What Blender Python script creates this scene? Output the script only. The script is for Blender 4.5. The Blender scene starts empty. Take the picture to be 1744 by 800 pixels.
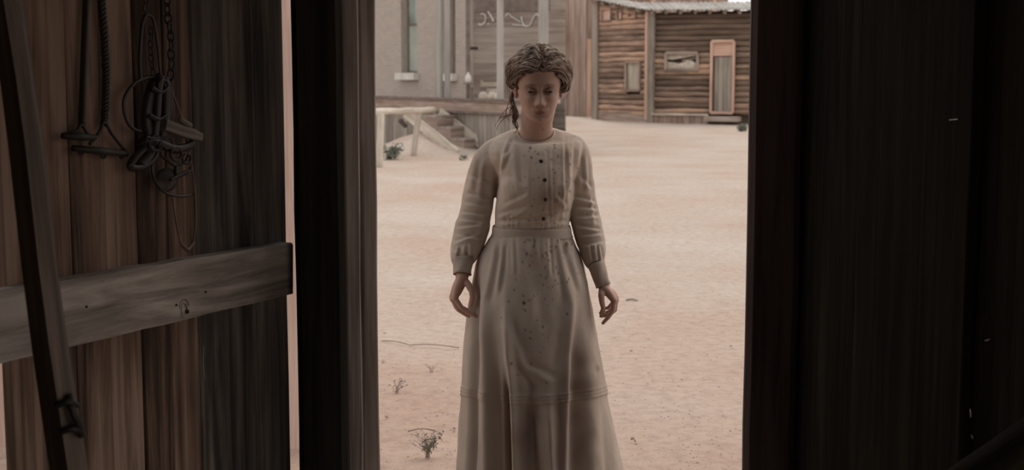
import bpy, bmesh, math, random
import numpy as np
from mathutils import Vector, Matrix, noise
random.seed(7); np.random.seed(7)
S = bpy.context.scene; COL = S.collection
# ------------------------------------------------------------- camera
F = 2300.0; CX = 872.0; CY = 400.0; HC = 1.57
PITCH = math.atan(270.0 / F)
cd = bpy.data.cameras.new('camera'); cam = bpy.data.objects.new('camera', cd); COL.objects.link(cam)
cam.location = (0, 0, HC); cam.rotation_euler = (math.pi/2 - PITCH, 0, 0)
cd.sensor_width = 36; cd.lens = 36 * F / 1744.0; cd.clip_start = .05; cd.clip_end = 500
cd.dof.use_dof = True; cd.dof.focus_distance = 4.25; cd.dof.aperture_fstop = 5.6
S.camera = cam
# ------------------------------------------------------------- world
w = bpy.data.worlds.new('sky'); S.world = w; w.use_nodes = True
nt = w.node_tree; bg = nt.nodes['Background']
tc = nt.nodes.new('ShaderNodeTexCoord'); sp = nt.nodes.new('ShaderNodeSeparateXYZ')
nt.links.new(tc.outputs['Generated'], sp.inputs[0])
rp = nt.nodes.new('ShaderNodeValToRGB'); nt.links.new(sp.outputs['Z'], rp.inputs[0])
rp.color_ramp.elements[0].position = 0.0; rp.color_ramp.elements[0].color = (.90, .84, .80, 1)
rp.color_ramp.elements[1].position = .7; rp.color_ramp.elements[1].color = (.78, .77, .78, 1)
nt.links.new(rp.outputs[0], bg.inputs['Color']); bg.inputs['Strength'].default_value = 1.12
# ------------------------------------------------------------- sun: low power, veiled by dust
sd = bpy.data.lights.new('sun', 'SUN'); sun = bpy.data.objects.new('sun', sd); COL.objects.link(sun)
sd.energy = 0.7; sd.angle = math.radians(25); sd.color = (1, .82, .68)
sun.rotation_euler = Vector((0.75, 0.55, 1.0)).to_track_quat('Z', 'Y').to_euler()
# ------------------------------------------------------------- exposure
S.view_settings.view_transform = 'Standard'; S.view_settings.look = 'None'
S.view_settings.gamma = 1; S.view_settings.use_curve_mapping = False
S.view_settings.exposure = 0.18

# ------------------------------------------------------------- pixel helpers
cp, sp_ = math.cos(PITCH), math.sin(PITCH)
def ray(px, py):
    u = (px-CX)/F; v = -(py-CY)/F
    return Vector((u, cp + v*sp_, -sp_ + v*cp))
def at(px, py, Y):
    d = ray(px, py); return Vector((0, 0, HC)) + d*(Y/d.y)
def gnd(px, py, z=0):
    d = ray(px, py); return Vector((0, 0, HC)) + d*((z-HC)/d.z)
def onplane(px, py, P, n):
    d = ray(px, py); o = Vector((0, 0, HC)); return o + d*((P-o).dot(n)/d.dot(n))
def proj(co):   # Nx3 numpy -> px,py
    x = co[:, 0]; y = co[:, 1]; z = co[:, 2]-HC
    dep = y*cp - z*sp_; up = y*sp_ + z*cp
    return CX + F*x/dep, CY - F*up/dep

# ------------------------------------------------------------- materials
def nodes(name):
    m = bpy.data.materials.new(name); m.use_nodes = True
    t = m.node_tree; b = t.nodes['Principled BSDF']; b.inputs['Specular IOR Level'].default_value = .2
    return m, t, b
def mk(t, typ, **kw):
    n = t.nodes.new(typ)
    for k, v in kw.items(): setattr(n, k, v)
    return n
def ramp(t, stops):
    r = mk(t, 'ShaderNodeValToRGB'); e = r.color_ramp.elements
    while len(e) < len(stops): e.new(.5)
    for el, (p, c) in zip(e, stops): el.position = p; el.color = (*c, 1)
    return r
def wood(name, cols, grain=(1.2, 28, 28), rough=.85, bump=.5, bdist=.004, spec=.15, randamt=.45):
    """weathered timber; grain runs along the object's own X axis, shifted per object"""
    m, t, b = nodes(name); L = t.links.new
    tc = mk(t, 'ShaderNodeTexCoord'); oi = mk(t, 'ShaderNodeObjectInfo')
    sc = mk(t, 'ShaderNodeVectorMath', operation='SCALE'); sc.inputs['Scale'].default_value = 60
    cx = mk(t, 'ShaderNodeCombineXYZ')
    for i in range(3): L(oi.outputs['Random'], cx.inputs[i])
    L(cx.outputs[0], sc.inputs[0])
    ad = mk(t, 'ShaderNodeVectorMath', operation='ADD'); L(tc.outputs['Object'], ad.inputs[0]); L(sc.outputs[0], ad.inputs[1])
    mp = mk(t, 'ShaderNodeMapping'); mp.inputs['Scale'].default_value = grain; L(ad.outputs[0], mp.inputs[0])
    n1 = mk(t, 'ShaderNodeTexNoise'); n1.inputs['Scale'].default_value = 1; n1.inputs['Detail'].default_value = 8
    n1.inputs['Roughness'].default_value = .65; n1.inputs['Distortion'].default_value = .6; L(mp.outputs[0], n1.inputs[0])
    mp2 = mk(t, 'ShaderNodeMapping'); mp2.inputs['Scale'].default_value = (grain[0]*1.3, grain[1]*.22, grain[2]*.22); L(ad.outputs[0], mp2.inputs[0])
    n2 = mk(t, 'ShaderNodeTexNoise'); n2.inputs['Detail'].default_value = 4; n2.inputs['Scale'].default_value = 1; L(mp2.outputs[0], n2.inputs[0])
    mx = mk(t, 'ShaderNodeMath', operation='MULTIPLY_ADD'); L(n1.outputs[0], mx.inputs[0]); mx.inputs[1].default_value = 1.8
    m2 = mk(t, 'ShaderNodeMath', operation='MULTIPLY_ADD'); L(n2.outputs[0], m2.inputs[0]); m2.inputs[1].default_value = .9
    m3 = mk(t, 'ShaderNodeMath', operation='MULTIPLY_ADD'); L(oi.outputs['Random'], m3.inputs[0])
    m3.inputs[1].default_value = randamt; m3.inputs[2].default_value = -.85 - randamt/2
    L(m3.outputs[0], m2.inputs[2]); L(m2.outputs[0], mx.inputs[2])
    r = ramp(t, cols); L(mx.outputs[0], r.inputs[0]); L(r.outputs[0], b.inputs['Base Color'])
    b.inputs['Roughness'].default_value = rough; b.inputs['Specular IOR Level'].default_value = spec
    bp = mk(t, 'ShaderNodeBump'); bp.inputs['Strength'].default_value = bump; bp.inputs['Distance'].default_value = bdist
    L(n1.outputs[0], bp.inputs['Height']); L(bp.outputs[0], b.inputs['Normal'])
    return m
def plain(name, col, rough=.8, metal=0, nscale=12, var=.25, bump=.2, bdist=.003, spec=.2, stretch=(1, 1, 1)):
    m, t, b = nodes(name); L = t.links.new
    tc = mk(t, 'ShaderNodeTexCoord'); mp = mk(t, 'ShaderNodeMapping'); mp.inputs['Scale'].default_value = stretch
    L(tc.outputs['Object'], mp.inputs[0])
    n = mk(t, 'ShaderNodeTexNoise'); n.inputs['Scale'].default_value = nscale; n.inputs['Detail'].default_value = 6
    L(mp.outputs[0], n.inputs[0])
    c = Vector(col); r = ramp(t, [(.3, c*(1-var)), (.7, [min(1, x*(1+var)) for x in c])])
    L(n.outputs[0], r.inputs[0]); L(r.outputs[0], b.inputs['Base Color'])
    b.inputs['Roughness'].default_value = rough; b.inputs['Metallic'].default_value = metal; b.inputs['Specular IOR Level'].default_value = spec
    bp = mk(t, 'ShaderNodeBump'); bp.inputs['Strength'].default_value = bump; bp.inputs['Distance'].default_value = bdist
    L(n.outputs[0], bp.inputs['Height']); L(bp.outputs[0], b.inputs['Normal'])
    return m
M = {}
M['door'] = wood('brown_barn_planks', [(.2, (.045, .030, .022)), (.5, (.15, .098, .070)), (.8, (.29, .20, .15))])
M['doorgrey'] = wood('grey_barn_planks', [(.2, (.035, .030, .026)), (.5, (.095, .080, .066)), (.8, (.18, .155, .135))])
M['rail'] = wood('grey_weathered_rail', [(.2, (.12, .10, .085)), (.5, (.25, .215, .185)), (.8, (.40, .36, .32))], grain=(2, 22, 22), randamt=0)
M['tar'] = wood('dark_tarred_timber', [(.2, (.012, .010, .007)), (.5, (.02, .017, .012)), (.8, (.032, .027, .02))], randamt=0.1)  # shade on the inward faces put into a very dark timber colour
M['jamb'] = wood('weathered_jamb_timber', [(.2, (.15, .12, .10)), (.5, (.27, .22, .19)), (.8, (.38, .33, .29))], randamt=.1)
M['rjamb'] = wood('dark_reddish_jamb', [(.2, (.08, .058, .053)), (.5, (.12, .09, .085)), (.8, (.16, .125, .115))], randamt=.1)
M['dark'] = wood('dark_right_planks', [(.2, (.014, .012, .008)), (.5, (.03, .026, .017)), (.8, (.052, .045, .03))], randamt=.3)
M['shell'] = wood('barn_shell_planks', [(.2, (.03, .024, .018)), (.5, (.07, .055, .042)), (.8, (.12, .095, .075))])
M['pole'] = wood('brown_pole_wood', [(.2, (.06, .042, .030)), (.5, (.12, .088, .064)), (.8, (.20, .155, .115))], randamt=0, rough=.6, spec=.4)
M['fence'] = wood('pale_pink_fence_boards', [(.2, (.58, .42, .35)), (.5, (.70, .53, .45)), (.8, (.78, .62, .54))])
M['log'] = wood('cabin_log', [(.12, (.17, .12, .092)), (.38, (.27, .19, .145)), (.62, (.38, .265, .20)), (.82, (.56, .38, .27))], grain=(.7, 9, 9), randamt=.75, bdist=.02)  # tones lifted; distance haze mixed into the log colour
M['logd'] = wood('shaded_cabin_log', [(.2, (.13, .092, .07)), (.5, (.20, .145, .11)), (.75, (.31, .22, .165)), (.92, (.52, .34, .24))], grain=(.7, 9, 9), randamt=.7, bdist=.02)  # eave shade on the cabin front, plus haze, mixed into this log colour
M['barn'] = wood('far_barn_planks', [(.2, (.24, .16, .125)), (.5, (.34, .245, .20)), (.8, (.45, .35, .295))], grain=(.5, 8, 8), bdist=.01)
M['porch'] = wood('porch_boards', [(.2, (.24, .17, .14)), (.5, (.33, .245, .205)), (.8, (.44, .35, .30))], grain=(.8, 10, 10))
M['skirting'] = wood('grey_skirting_boards', [(.2, (.20, .17, .145)), (.5, (.29, .255, .215)), (.8, (.38, .34, .295))], grain=(.8, 10, 10))
M['step'] = wood('worn_step_boards', [(.2, (.2, .16, .13)), (.5, (.34, .28, .23)), (.8, (.46, .39, .33))], grain=(.8, 10, 10))
M['pale'] = wood('pale_bleached_wood', [(.2, (.36, .31, .25)), (.5, (.52, .46, .38)), (.8, (.66, .60, .52))], grain=(1, 12, 12), randamt=.2)
M['pinkpost'] = wood('pink_painted_post', [(.2, (.56, .38, .32)), (.5, (.66, .47, .40)), (.8, (.74, .56, .49))], grain=(.6, 10, 10), randamt=.1)
M['orangepost'] = wood('orange_stained_post', [(.2, (.50, .31, .23)), (.5, (.60, .40, .31)), (.8, (.66, .47, .38))], grain=(.6, 10, 10), randamt=.1)
M['greypost'] = wood('grey_painted_post', [(.2, (.28, .265, .24)), (.5, (.36, .34, .31)), (.8, (.44, .415, .38))], grain=(.6, 10, 10), randamt=.1)
M['clap'] = wood('shop_front_boards', [(.2, (.20, .15, .125)), (.5, (.28, .23, .195)), (.8, (.36, .31, .265))], grain=(.5, 9, 9))  # dark tones raised to imitate distance haze
M['tin'] = plain('dull_tin_roof', (.46, .44, .40), rough=.6, metal=.1, nscale=2, var=.25)
M['sill'] = plain('white_painted_sill', (.62, .60, .54), nscale=6, var=.12)
M['glass'] = plain('green_tinged_old_glass', (.27, .34, .30), rough=.15, nscale=1.5, var=.35, spec=.8)
M['shade'] = plain('pale_window_blind', (.36, .40, .34), nscale=2, var=.15)
M['void'] = plain('dark_clay_daub', (.11, .085, .07), nscale=2, var=.3)  # colour stands for dark in the gaps, lifted to imitate haze
M['reveal'] = plain('brown_window_frame', (.19, .155, .135), nscale=5)
M['chalk'] = plain('white_chalk_paint', (.55, .54, .50), nscale=30, var=.3)
M['iron'] = plain('black_rusty_iron', (.02, .016, .013), rough=.6, metal=.2, nscale=40, var=.4, spec=.5)
M['steel'] = plain('bare_steel', (.5, .48, .45), rough=.35, metal=1, nscale=40, var=.2)
M['leather'] = plain('dark_old_leather', (.018, .012, .009), rough=.45, nscale=30, var=.4, spec=.5)
M['leather2'] = plain('brown_thin_leather', (.13, .085, .06), rough=.5, nscale=30, var=.3, spec=.4)
M['sage'] = plain('grey_green_leaf', (.17, .19, .15), nscale=8, var=.3)
M['twig'] = plain('dry_grey_twig', (.30, .24, .19), nscale=20, var=.3)
M['rock'] = plain('sandy_stone', (.38, .31, .26), nscale=5, var=.2)
M['gold'] = plain('worn_gold', (.75, .6, .35), rough=.3, metal=1, nscale=30, var=.1)
M['button'] = plain('dark_horn_button', (.05, .035, .028), rough=.4, nscale=40, spec=.4)

def brickmat():
    m, t, b = nodes('old_brick_wall'); L = t.links.new
    tc = mk(t, 'ShaderNodeTexCoord')
    br = mk(t, 'ShaderNodeTexBrick'); br.inputs['Scale'].default_value = 1
    br.inputs['Brick Width'].default_value = .215; br.inputs['Row Height'].default_value = .075
    br.inputs['Mortar Size'].default_value = .008; br.inputs['Mortar Smooth'].default_value = .3
    br.inputs['Color1'].default_value = (.47, .36, .295, 1); br.inputs['Color2'].default_value = (.34, .27, .23, 1)  # brick tones lightened, haze put into the colour
    br.inputs['Mortar'].default_value = (.50, .465, .42, 1)
    L(tc.outputs['UV'], br.inputs[0])
    n = mk(t, 'ShaderNodeTexNoise'); n.inputs['Scale'].default_value = 1.3; n.inputs['Detail'].default_value = 6; L(tc.outputs['UV'], n.inputs[0])
    mx = mk(t, 'ShaderNodeMix', data_type='RGBA'); L(n.outputs[0], mx.inputs[0]); L(br.outputs['Color'], mx.inputs[6]); mx.inputs[7].default_value = (.44, .40, .36, 1)
    L(mx.outputs[2], b.inputs['Base Color']); b.inputs['Roughness'].default_value = .9
    bp = mk(t, 'ShaderNodeBump'); bp.inputs['Distance'].default_value = .01; L(br.outputs['Fac'], bp.inputs['Height']); bp.invert = True; L(bp.outputs[0], b.inputs['Normal'])
    return m
M['brick'] = brickmat()
def sandmat():
    m, t, b = nodes('dusty_sand'); L = t.links.new
    tc = mk(t, 'ShaderNodeTexCoord')
    n = mk(t, 'ShaderNodeTexNoise'); n.inputs['Scale'].default_value = .45; n.inputs['Detail'].default_value = 7; n.inputs['Roughness'].default_value = .6; L(tc.outputs['Object'], n.inputs[0])
    r = ramp(t, [(.36, (.545, .42, .345)), (.50, (.575, .475, .40)), (.64, (.60, .52, .45))]); L(n.outputs[0], r.inputs[0])
    # more iron-red earth close to the barn, paler trodden dust out in the street
    sx = mk(t, 'ShaderNodeSeparateXYZ'); L(tc.outputs['Object'], sx.inputs[0])
    mr = mk(t, 'ShaderNodeMapRange'); mr.inputs[1].default_value = 5.5; mr.inputs[2].default_value = 10; L(sx.outputs['Y'], mr.inputs[0])
    mm = mk(t, 'ShaderNodeMix', data_type='RGBA'); L(mr.outputs[0], mm.inputs[0]); mm.inputs[6].default_value = (.96, .87, .83, 1); mm.inputs[7].default_value = (1.0, 1.0, .99, 1)
    mu = mk(t, 'ShaderNodeMix', data_type='RGBA', blend_type='MULTIPLY'); mu.inputs[0].default_value = 1; L(r.outputs[0], mu.inputs[6]); L(mm.outputs[2], mu.inputs[7])
    n2 = mk(t, 'ShaderNodeTexNoise'); n2.inputs['Scale'].default_value = 14; n2.inputs['Detail'].default_value = 8; n2.inputs['Roughness'].default_value = .7; L(tc.outputs['Object'], n2.inputs[0])
    r2 = ramp(t, [(.3, (.72, .69, .67)), (.55, (1, 1, 1)), (.8, (1.1, 1.1, 1.1))]); L(n2.outputs[0], r2.inputs[0])
    mu2 = mk(t, 'ShaderNodeMix', data_type='RGBA', blend_type='MULTIPLY'); mu2.inputs[0].default_value = .8; L(mu.outputs[2], mu2.inputs[6]); L(r2.outputs[0], mu2.inputs[7])
    L(mu2.outputs[2], b.inputs['Base Color']); b.inputs['Roughness'].default_value = .95; b.inputs['Specular IOR Level'].default_value = .1
    bp = mk(t, 'ShaderNodeBump'); bp.inputs['Strength'].default_value = .8; bp.inputs['Distance'].default_value = .02; L(n2.outputs[0], bp.inputs['Height'])
    L(bp.outputs[0], b.inputs['Normal'])
    return m
M['sand'] = sandmat()
def attrmat(name, base, attr_col, rough=.8, sub=0, transl=0, fine=900, fb=.15, spec=.2, sheen=0, sscale=(1, .35, .2), mott=0):
    """base colour mixed to attr_col by the mesh's own 'stain' attribute (stains, lips, brows)"""
    m, t, b = nodes(name); L = t.links.new
    a = mk(t, 'ShaderNodeAttribute'); a.attribute_name = 'stain'
    sx = mk(t, 'ShaderNodeSeparateColor'); L(a.outputs['Color'], sx.inputs[0])
    tc = mk(t, 'ShaderNodeTexCoord')
    n = mk(t, 'ShaderNodeTexNoise'); n.inputs['Scale'].default_value = 9; n.inputs['Detail'].default_value = 6; L(tc.outputs['Object'], n.inputs[0])
    r = ramp(t, [(.3, [c*(1-mott) for c in base]), (.7, [min(1, c*(1+mott*.6)) for c in base])]); L(n.outputs[0], r.inputs[0])
    m1 = mk(t, 'ShaderNodeMix', data_type='RGBA'); L(sx.outputs[0], m1.inputs[0]); L(r.outputs[0], m1.inputs[6]); m1.inputs[7].default_value = (*attr_col[0], 1)
    m2 = mk(t, 'ShaderNodeMix', data_type='RGBA'); L(sx.outputs[1], m2.inputs[0]); L(m1.outputs[2], m2.inputs[6]); m2.inputs[7].default_value = (*attr_col[1], 1)
    L(m2.outputs[2], b.inputs['Base Color']); b.inputs['Roughness'].default_value = rough; b.inputs['Specular IOR Level'].default_value = spec
    if sub: b.inputs['Subsurface Weight'].default_value = sub; b.inputs['Subsurface Radius'].default_value = sscale; b.inputs['Subsurface Scale'].default_value = .012
    if sheen: b.inputs['Sheen Weight'].default_value = sheen
    n2 = mk(t, 'ShaderNodeTexNoise'); n2.inputs['Scale'].default_value = fine; n2.inputs['Detail'].default_value = 3; L(tc.outputs['Object'], n2.inputs[0])
    bp = mk(t, 'ShaderNodeBump'); bp.inputs['Strength'].default_value = fb; bp.inputs['Distance'].default_value = .001; L(n2.outputs[0], bp.inputs['Height']); L(bp.outputs[0], b.inputs['Normal'])
    if transl:
        tr = mk(t, 'ShaderNodeBsdfTranslucent'); L(m2.outputs[2], tr.inputs[0]); L(bp.outputs[0], tr.inputs['Normal'])
        ms = mk(t, 'ShaderNodeMixShader'); ms.inputs[0].default_value = transl
        L(b.outputs[0], ms.inputs[1]); L(tr.outputs[0], ms.inputs[2]); L(ms.outputs[0], t.nodes['Material Output'].inputs[0])
    return m
M['skin'] = attrmat('fair_freckled_skin', (.50, .33, .255), [(.34, .155, .125), (.10, .065, .045)], rough=.5, sub=.25, spec=.35, fine=500, fb=.1, mott=.07)
M['linen'] = attrmat('unbleached_linen', (.585, .495, .415), [(.07, .033, .024), (.27, .185, .14)], rough=.9, transl=.18, fine=700, fb=.3, spec=.05, sheen=.1, mott=.10)
M['linen_lined'] = attrmat('lined_linen', (.585, .495, .415), [(.07, .033, .024), (.27, .185, .14)], rough=.9, transl=0, fine=700, fb=.3, spec=.05, sheen=.1, mott=.10)
def hairmat():
    m, t, b = nodes('light_brown_hair'); L = t.links.new
    a = mk(t, 'ShaderNodeAttribute'); a.attribute_name = 'stain'; sx = mk(t, 'ShaderNodeSeparateColor'); L(a.outputs['Color'], sx.inputs[0])
    r = ramp(t, [(0, (.075, .046, .032)), (.45, (.25, .175, .125)), (1, (.52, .395, .30))]); L(sx.outputs[0], r.inputs[0])
    L(r.outputs[0], b.inputs['Base Color']); b.inputs['Roughness'].default_value = .42; b.inputs['Specular IOR Level'].default_value = .5
    b.inputs['Sheen Weight'].default_value = .2
    return m
M['hair'] = hairmat()
M['redhair'] = plain('backlit_auburn_hair', (.30, .15, .09), rough=.4, nscale=50, spec=.4)  # warm backlight glow put into the colour of the wisps
M['eyewhite'] = plain('eye_white', (.30, .26, .235), rough=.25, var=.05, spec=.5)
M['iris'] = plain('dark_iris', (.035, .028, .022), rough=.1, var=.2, spec=.6)

# ------------------------------------------------------------- object helpers
WM = {}
def link(o, parent=None, mw=None):
    COL.objects.link(o); mw = mw if mw is not None else Matrix.Identity(4)
    WM[o] = mw.copy(); o.matrix_basis = mw
    if parent: o.parent = parent; o.matrix_parent_inverse = WM[parent].inverted()
    return o
def tag(o, label=None, cat=None, group=None, kind=None):
    for k, v in (('label', label), ('category', cat), ('group', group), ('kind', kind)):
        if v: o[k] = v
    return o
def empty(name, loc, label=None, cat=None, group=None, kind=None):
    o = bpy.data.objects.new(name, None); link(o, None, Matrix.Translation(Vector(loc))); o.empty_display_size = .1
    return tag(o, label, cat, group, kind)
def meshobj(name, V, Fc, mat, parent=None, mw=None, smooth=False):
    me = bpy.data.meshes.new(name); me.from_pydata([tuple(v) for v in V], [], Fc); me.update()
    if mat: me.materials.append(mat)
    if smooth: me.polygons.foreach_set('use_smooth', [True]*len(me.polygons))
    return link(bpy.data.objects.new(name, me), parent, mw)
class Buf:
    def __init__(s): s.V = []; s.F = []
    def add(s, V, Fc):
        k = len(s.V); s.V += [Vector(v) for v in V]; s.F += [tuple(i+k for i in f) for f in Fc]; return s
    def tube(s, pts, rad, n=8, closed=False, flat=1.0):
        pts = [Vector(p) for p in pts]; N = len(pts)
        if not hasattr(rad, '__len__'): rad = [rad]*N
        V = []; Fc = []; up = None
        for i in range(N):
            a = pts[(i-1) % N] if closed else pts[max(i-1, 0)]; b = pts[(i+1) % N] if closed else pts[min(i+1, N-1)]
            t = (b-a); t = t.normalized() if t.length > 1e-9 else Vector((0, 0, 1))
            if up is None: up = t.orthogonal().normalized() if abs(t.y) > .9 else Vector((0, -1, 0))
            up = up - t*up.dot(t)
            up = up.normalized() if up.length > 1e-6 else t.orthogonal().normalized()
            sd_ = t.cross(up)
            for k in range(n):
                an = 2*math.pi*k/n; V.append(pts[i] + sd_*(math.cos(an)*rad[i]) + up*(math.sin(an)*rad[i]*flat))
        for i in range(N if closed else N-1):
            j = (i+1) % N
            for k in range(n):
                k2 = (k+1) % n; Fc.append((i*n+k, i*n+k2, j*n+k2, j*n+k))
        if not closed:
            Fc.append(tuple(range(n-1, -1, -1))); Fc.append(tuple((N-1)*n+k for k in range(n)))
        return s.add(V, Fc)
    def caps(s, pts, rad, n=16):
        """tapered limb: round ends, Catmull-free"""
        pts = [Vector(p) for p in pts]
        P = []; R = []
        d0 = (pts[0]-pts[1]).normalized(); d1 = (pts[-1]-pts[-2]).normalized()
        for a in (80, 60, 35, 15): P.append(pts[0]+d0*rad[0]*math.sin(math.radians(a))); R.append(rad[0]*math.cos(math.radians(a)))
        P += pts; R += list(rad)
        for a in (15, 35, 60, 80): P.append(pts[-1]+d1*rad[-1]*math.sin(math.radians(a))); R.append(rad[-1]*math.cos(math.radians(a)))
        return s.tube(P, R, n)
    def box(s, c, size, R=None):
        c = Vector(c); h = Vector(size)/2; V = []
        for x in (-1, 1):
            for y in (-1, 1):
                for z in (-1, 1):
                    v = Vector((x*h.x, y*h.y, z*h.z)); V.append(c + (R @ v if R else v))
        return s.add(V, [(0, 1, 3, 2), (4, 6, 7, 5), (0, 4, 5, 1), (2, 3, 7, 6), (0, 2, 6, 4), (1, 5, 7, 3)])
    def obj(s, name, mat, parent=None, smooth=False, mw=None): return meshobj(name, s.V, s.F, mat, parent, mw, smooth)
def smoothpath(pts, n=6):
    P = [Vector(p) for p in pts]; out = []
    for i in range(len(P)-1):
        a = P[max(i-1, 0)]; b = P[i]; c = P[i+1]; d = P[min(i+2, len(P)-1)]
        for k in range(n):
            t = k/n; out.append(.5*((2*b)+(c-a)*t+(2*a-5*b+4*c-d)*t*t+(3*b-a-3*c+d)*t**3))
    out.append(P[-1]); return out
def frame(p0, p1, nrm):
    """matrix: local X along p0->p1, local Z towards nrm"""
    x = (p1-p0).normalized(); z = (nrm - x*nrm.dot(x)).normalized(); y = z.cross(x)
    m = Matrix((x, y, z)).transposed().to_4x4(); m.translation = (p0+p1)/2; return m
def plank(name, p0, p1, nrm, wid, thk, mat, parent, rough=.003, seg=6, wid1=None):
    """board centred on p0-p1; front face towards nrm; edges slightly uneven, arrises chamfered"""
    p0 = Vector(p0); p1 = Vector(p1); nrm = Vector(nrm); m = frame(p0, p1, nrm); Ln = (p1-p0).length
    V = []; Fc = []; ch = min(thk, wid)*.12; wid1 = wid if wid1 is None else wid1
    for i in range(seg+1):
        f = i/seg; x = (f-.5)*Ln; hw = (wid+(wid1-wid)*f)/2; jl = random.uniform(-rough, rough); jr = random.uniform(-rough, rough); jz = random.uniform(-rough, rough)*.4
        a = -hw+jl; b = hw+jr; t = thk/2
        V += [(x, a, -t), (x, a, t-ch+jz), (x, a+ch, t+jz), (x, b-ch, t+jz), (x, b, t-ch+jz), (x, b, -t)]
    for i in range(seg):
        for k in range(6):
            k2 = (k+1) % 6; Fc.append((i*6+k, (i+1)*6+k, (i+1)*6+k2, i*6+k2))
    Fc.append((0, 1, 2, 3, 4, 5)); Fc.append(tuple(seg*6+k for k in (5, 4, 3, 2, 1, 0)))
    return meshobj(name, V, Fc, mat, parent, m)
def logobj(name, p0, p1, r, mat, parent, seg=5, n=8, squash=.8):
    p0 = Vector(p0); p1 = Vector(p1); m = frame(p0, p1, Vector((0, 0, 1))); Ln = (p1-p0).length
    B = Buf(); P = []; R = []
    for i in range(seg+1):
        P.append(((i/seg-.5)*Ln, random.uniform(-.1, .1)*r, random.uniform(-.12, .12)*r)); R.append(r*random.uniform(.9, 1.08))
    B.tube(P, R, n); return B.obj(name, mat, parent, True, m)

Z = Vector((0, 0, 1))
# ============================================================= GROUND
def ground():
    xs = np.concatenate([np.linspace(-90, -8, 24), np.linspace(-7.5, 7.5, 121), np.linspace(8, 90, 24)])
    ys = np.concatenate([np.linspace(-40, 3.5, 12), np.linspace(4, 36, 200), np.linspace(37, 60, 30), np.linspace(64, 160, 14)])
    V = []
    for y in ys:
        for x in xs:
            z = 0
            if y > 4 and y < 60 and abs(x) < 20:
                z = .022*noise.noise(Vector((x*.8, y*.8, 0))) + .012*noise.noise(Vector((x*3.1, y*3.1, 5)))
                z *= min(1, (y-4)/1.5)
                # earth heaped by the steps
                d = ((x+1.95)/.75)**2 + ((y-28.6)/1.3)**2; z += .38*math.exp(-d)
                d = ((x-1.6)/1.5)**2 + ((y-44)/2.2)**2; z += .30*math.exp(-d)
            V.append((x, y, z))
    nx = len(xs); Fc = [(j*nx+i, j*nx+i+1, (j+1)*nx+i+1, (j+1)*nx+i) for j in range(len(ys)-1) for i in range(nx-1)]
    return tag(meshobj('floor', V, Fc, M['sand'], smooth=True), 'dusty pinkish sand street outside the barn doorway', kind='structure')
ground()

# ============================================================= BARN INTERIOR (setting)
A = Vector((-1.09, 2.88, 0)); B_ = Vector((-0.625, 3.74, 0))
dAB = (B_-A).normalized(); nAB = Vector((dAB.y, -dAB.x, 0))      # towards the inside (+x,-y)
wl = empty('wall_left', A, kind='structure', label='left plank wall panel with grey rail and hanging tack')
edges = [4, 62, 122, 178, 234.3, 283, 331, 385, 434, 487]
for i in range(len(edges)-1):
    a, b = edges[i], edges[i+1]
    g = .9
    pa = onplane(a+g*(1.5 if i == 4 else .35), 300, A, nAB); pb = onplane(b-g*.35, 300, A, nAB)
    c = (pa+pb)/2; wd = (pb-pa).length; off = nAB*(-.014 + random.uniform(-.004, .003))
    plank('plank', Vector((c.x, c.y, -.02))+off, Vector((c.x, c.y, 2.45))+off, nAB, wd, .026, M['door'] if i < 6 else M['doorgrey'], wl, .0016, 10)
# rail
def rail_mesh():
    t = .045; P0 = A + nAB*t; V = []
    N = 14
    for i in range(N+1):
        f = i/N; px = -12 + (499+12)*f
        yt = 498 + (412-498)*f; yb = 622 + (500-622)*f
        c = onplane(px, yt, P0, nAB); d = onplane(px, yb, P0, nAB)
        j = random.uniform(-.002, .002)
        V += [c + Z*(-.006+j), c + Z*j - nAB*.005, c + Z*j - nAB*t, d + Z*random.uniform(-.002, .002) - nAB*t, d + Z*random.uniform(-.001, .001)]
    Fc = []
    for i in range(N):
        for k in range(5): Fc.append((i*5+k, (i+1)*5+k, (i+1)*5+(k+1) % 5, i*5+(k+1) % 5))
    Fc += [(0, 4, 3, 2, 1)[::-1], tuple(N*5+k for k in (0, 4, 3, 2, 1))]
    mid = onplane(250, 505, P0, nAB); m = frame(mid, mid+dAB, nAB)
    inv = m.inverted()
    o = meshobj('rail', [inv @ v for v in V], Fc, M['rail'], wl, m)
    o['label'] = 'grey weathered horizontal rail'
    return o
rl = rail_mesh()
# knots and nails on the rail
KN = Buf(); c = onplane(314, 527, A+nAB*.0455, nAB); KN.tube([c+dAB*(.010*math.cos(a))+Z*(.017*math.sin(a)) for a in np.linspace(0, 2*math.pi, 15)[:-1]], .0022, 6, closed=True); KN.tube([c+dAB*(.017*math.cos(a))+Z*(.027*math.sin(a)) for a in np.linspace(0.3, 2.9, 12)], .0014, 6); KN.obj('knot', M['rail'], rl, True)
for (px, py) in ((318, 530), (147, 522), (350, 497), (300, 519)):
    p = onplane(px, py, A+nAB*.045, nAB); B = Buf(); B.caps([p-nAB*.004, p+nAB*.0015], [.006 if px == 318 else .003]*2, 10); B.obj('nail', M['iron'], rl, True)
# split in a plank below the rail
p0 = onplane(346, 585, A+nAB*.0, nAB); p1 = onplane(349, 650, A, nAB)
B = Buf(); B.tube(smoothpath([p0, (p0+p1)/2-dAB*.004, p1]), [.0005, .002, .003, .003, .0025, .002, .002, .002, .002, .002, .0015, .001, .0005], 6)
B.obj('splinter', M['rail'], wl, True)

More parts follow.
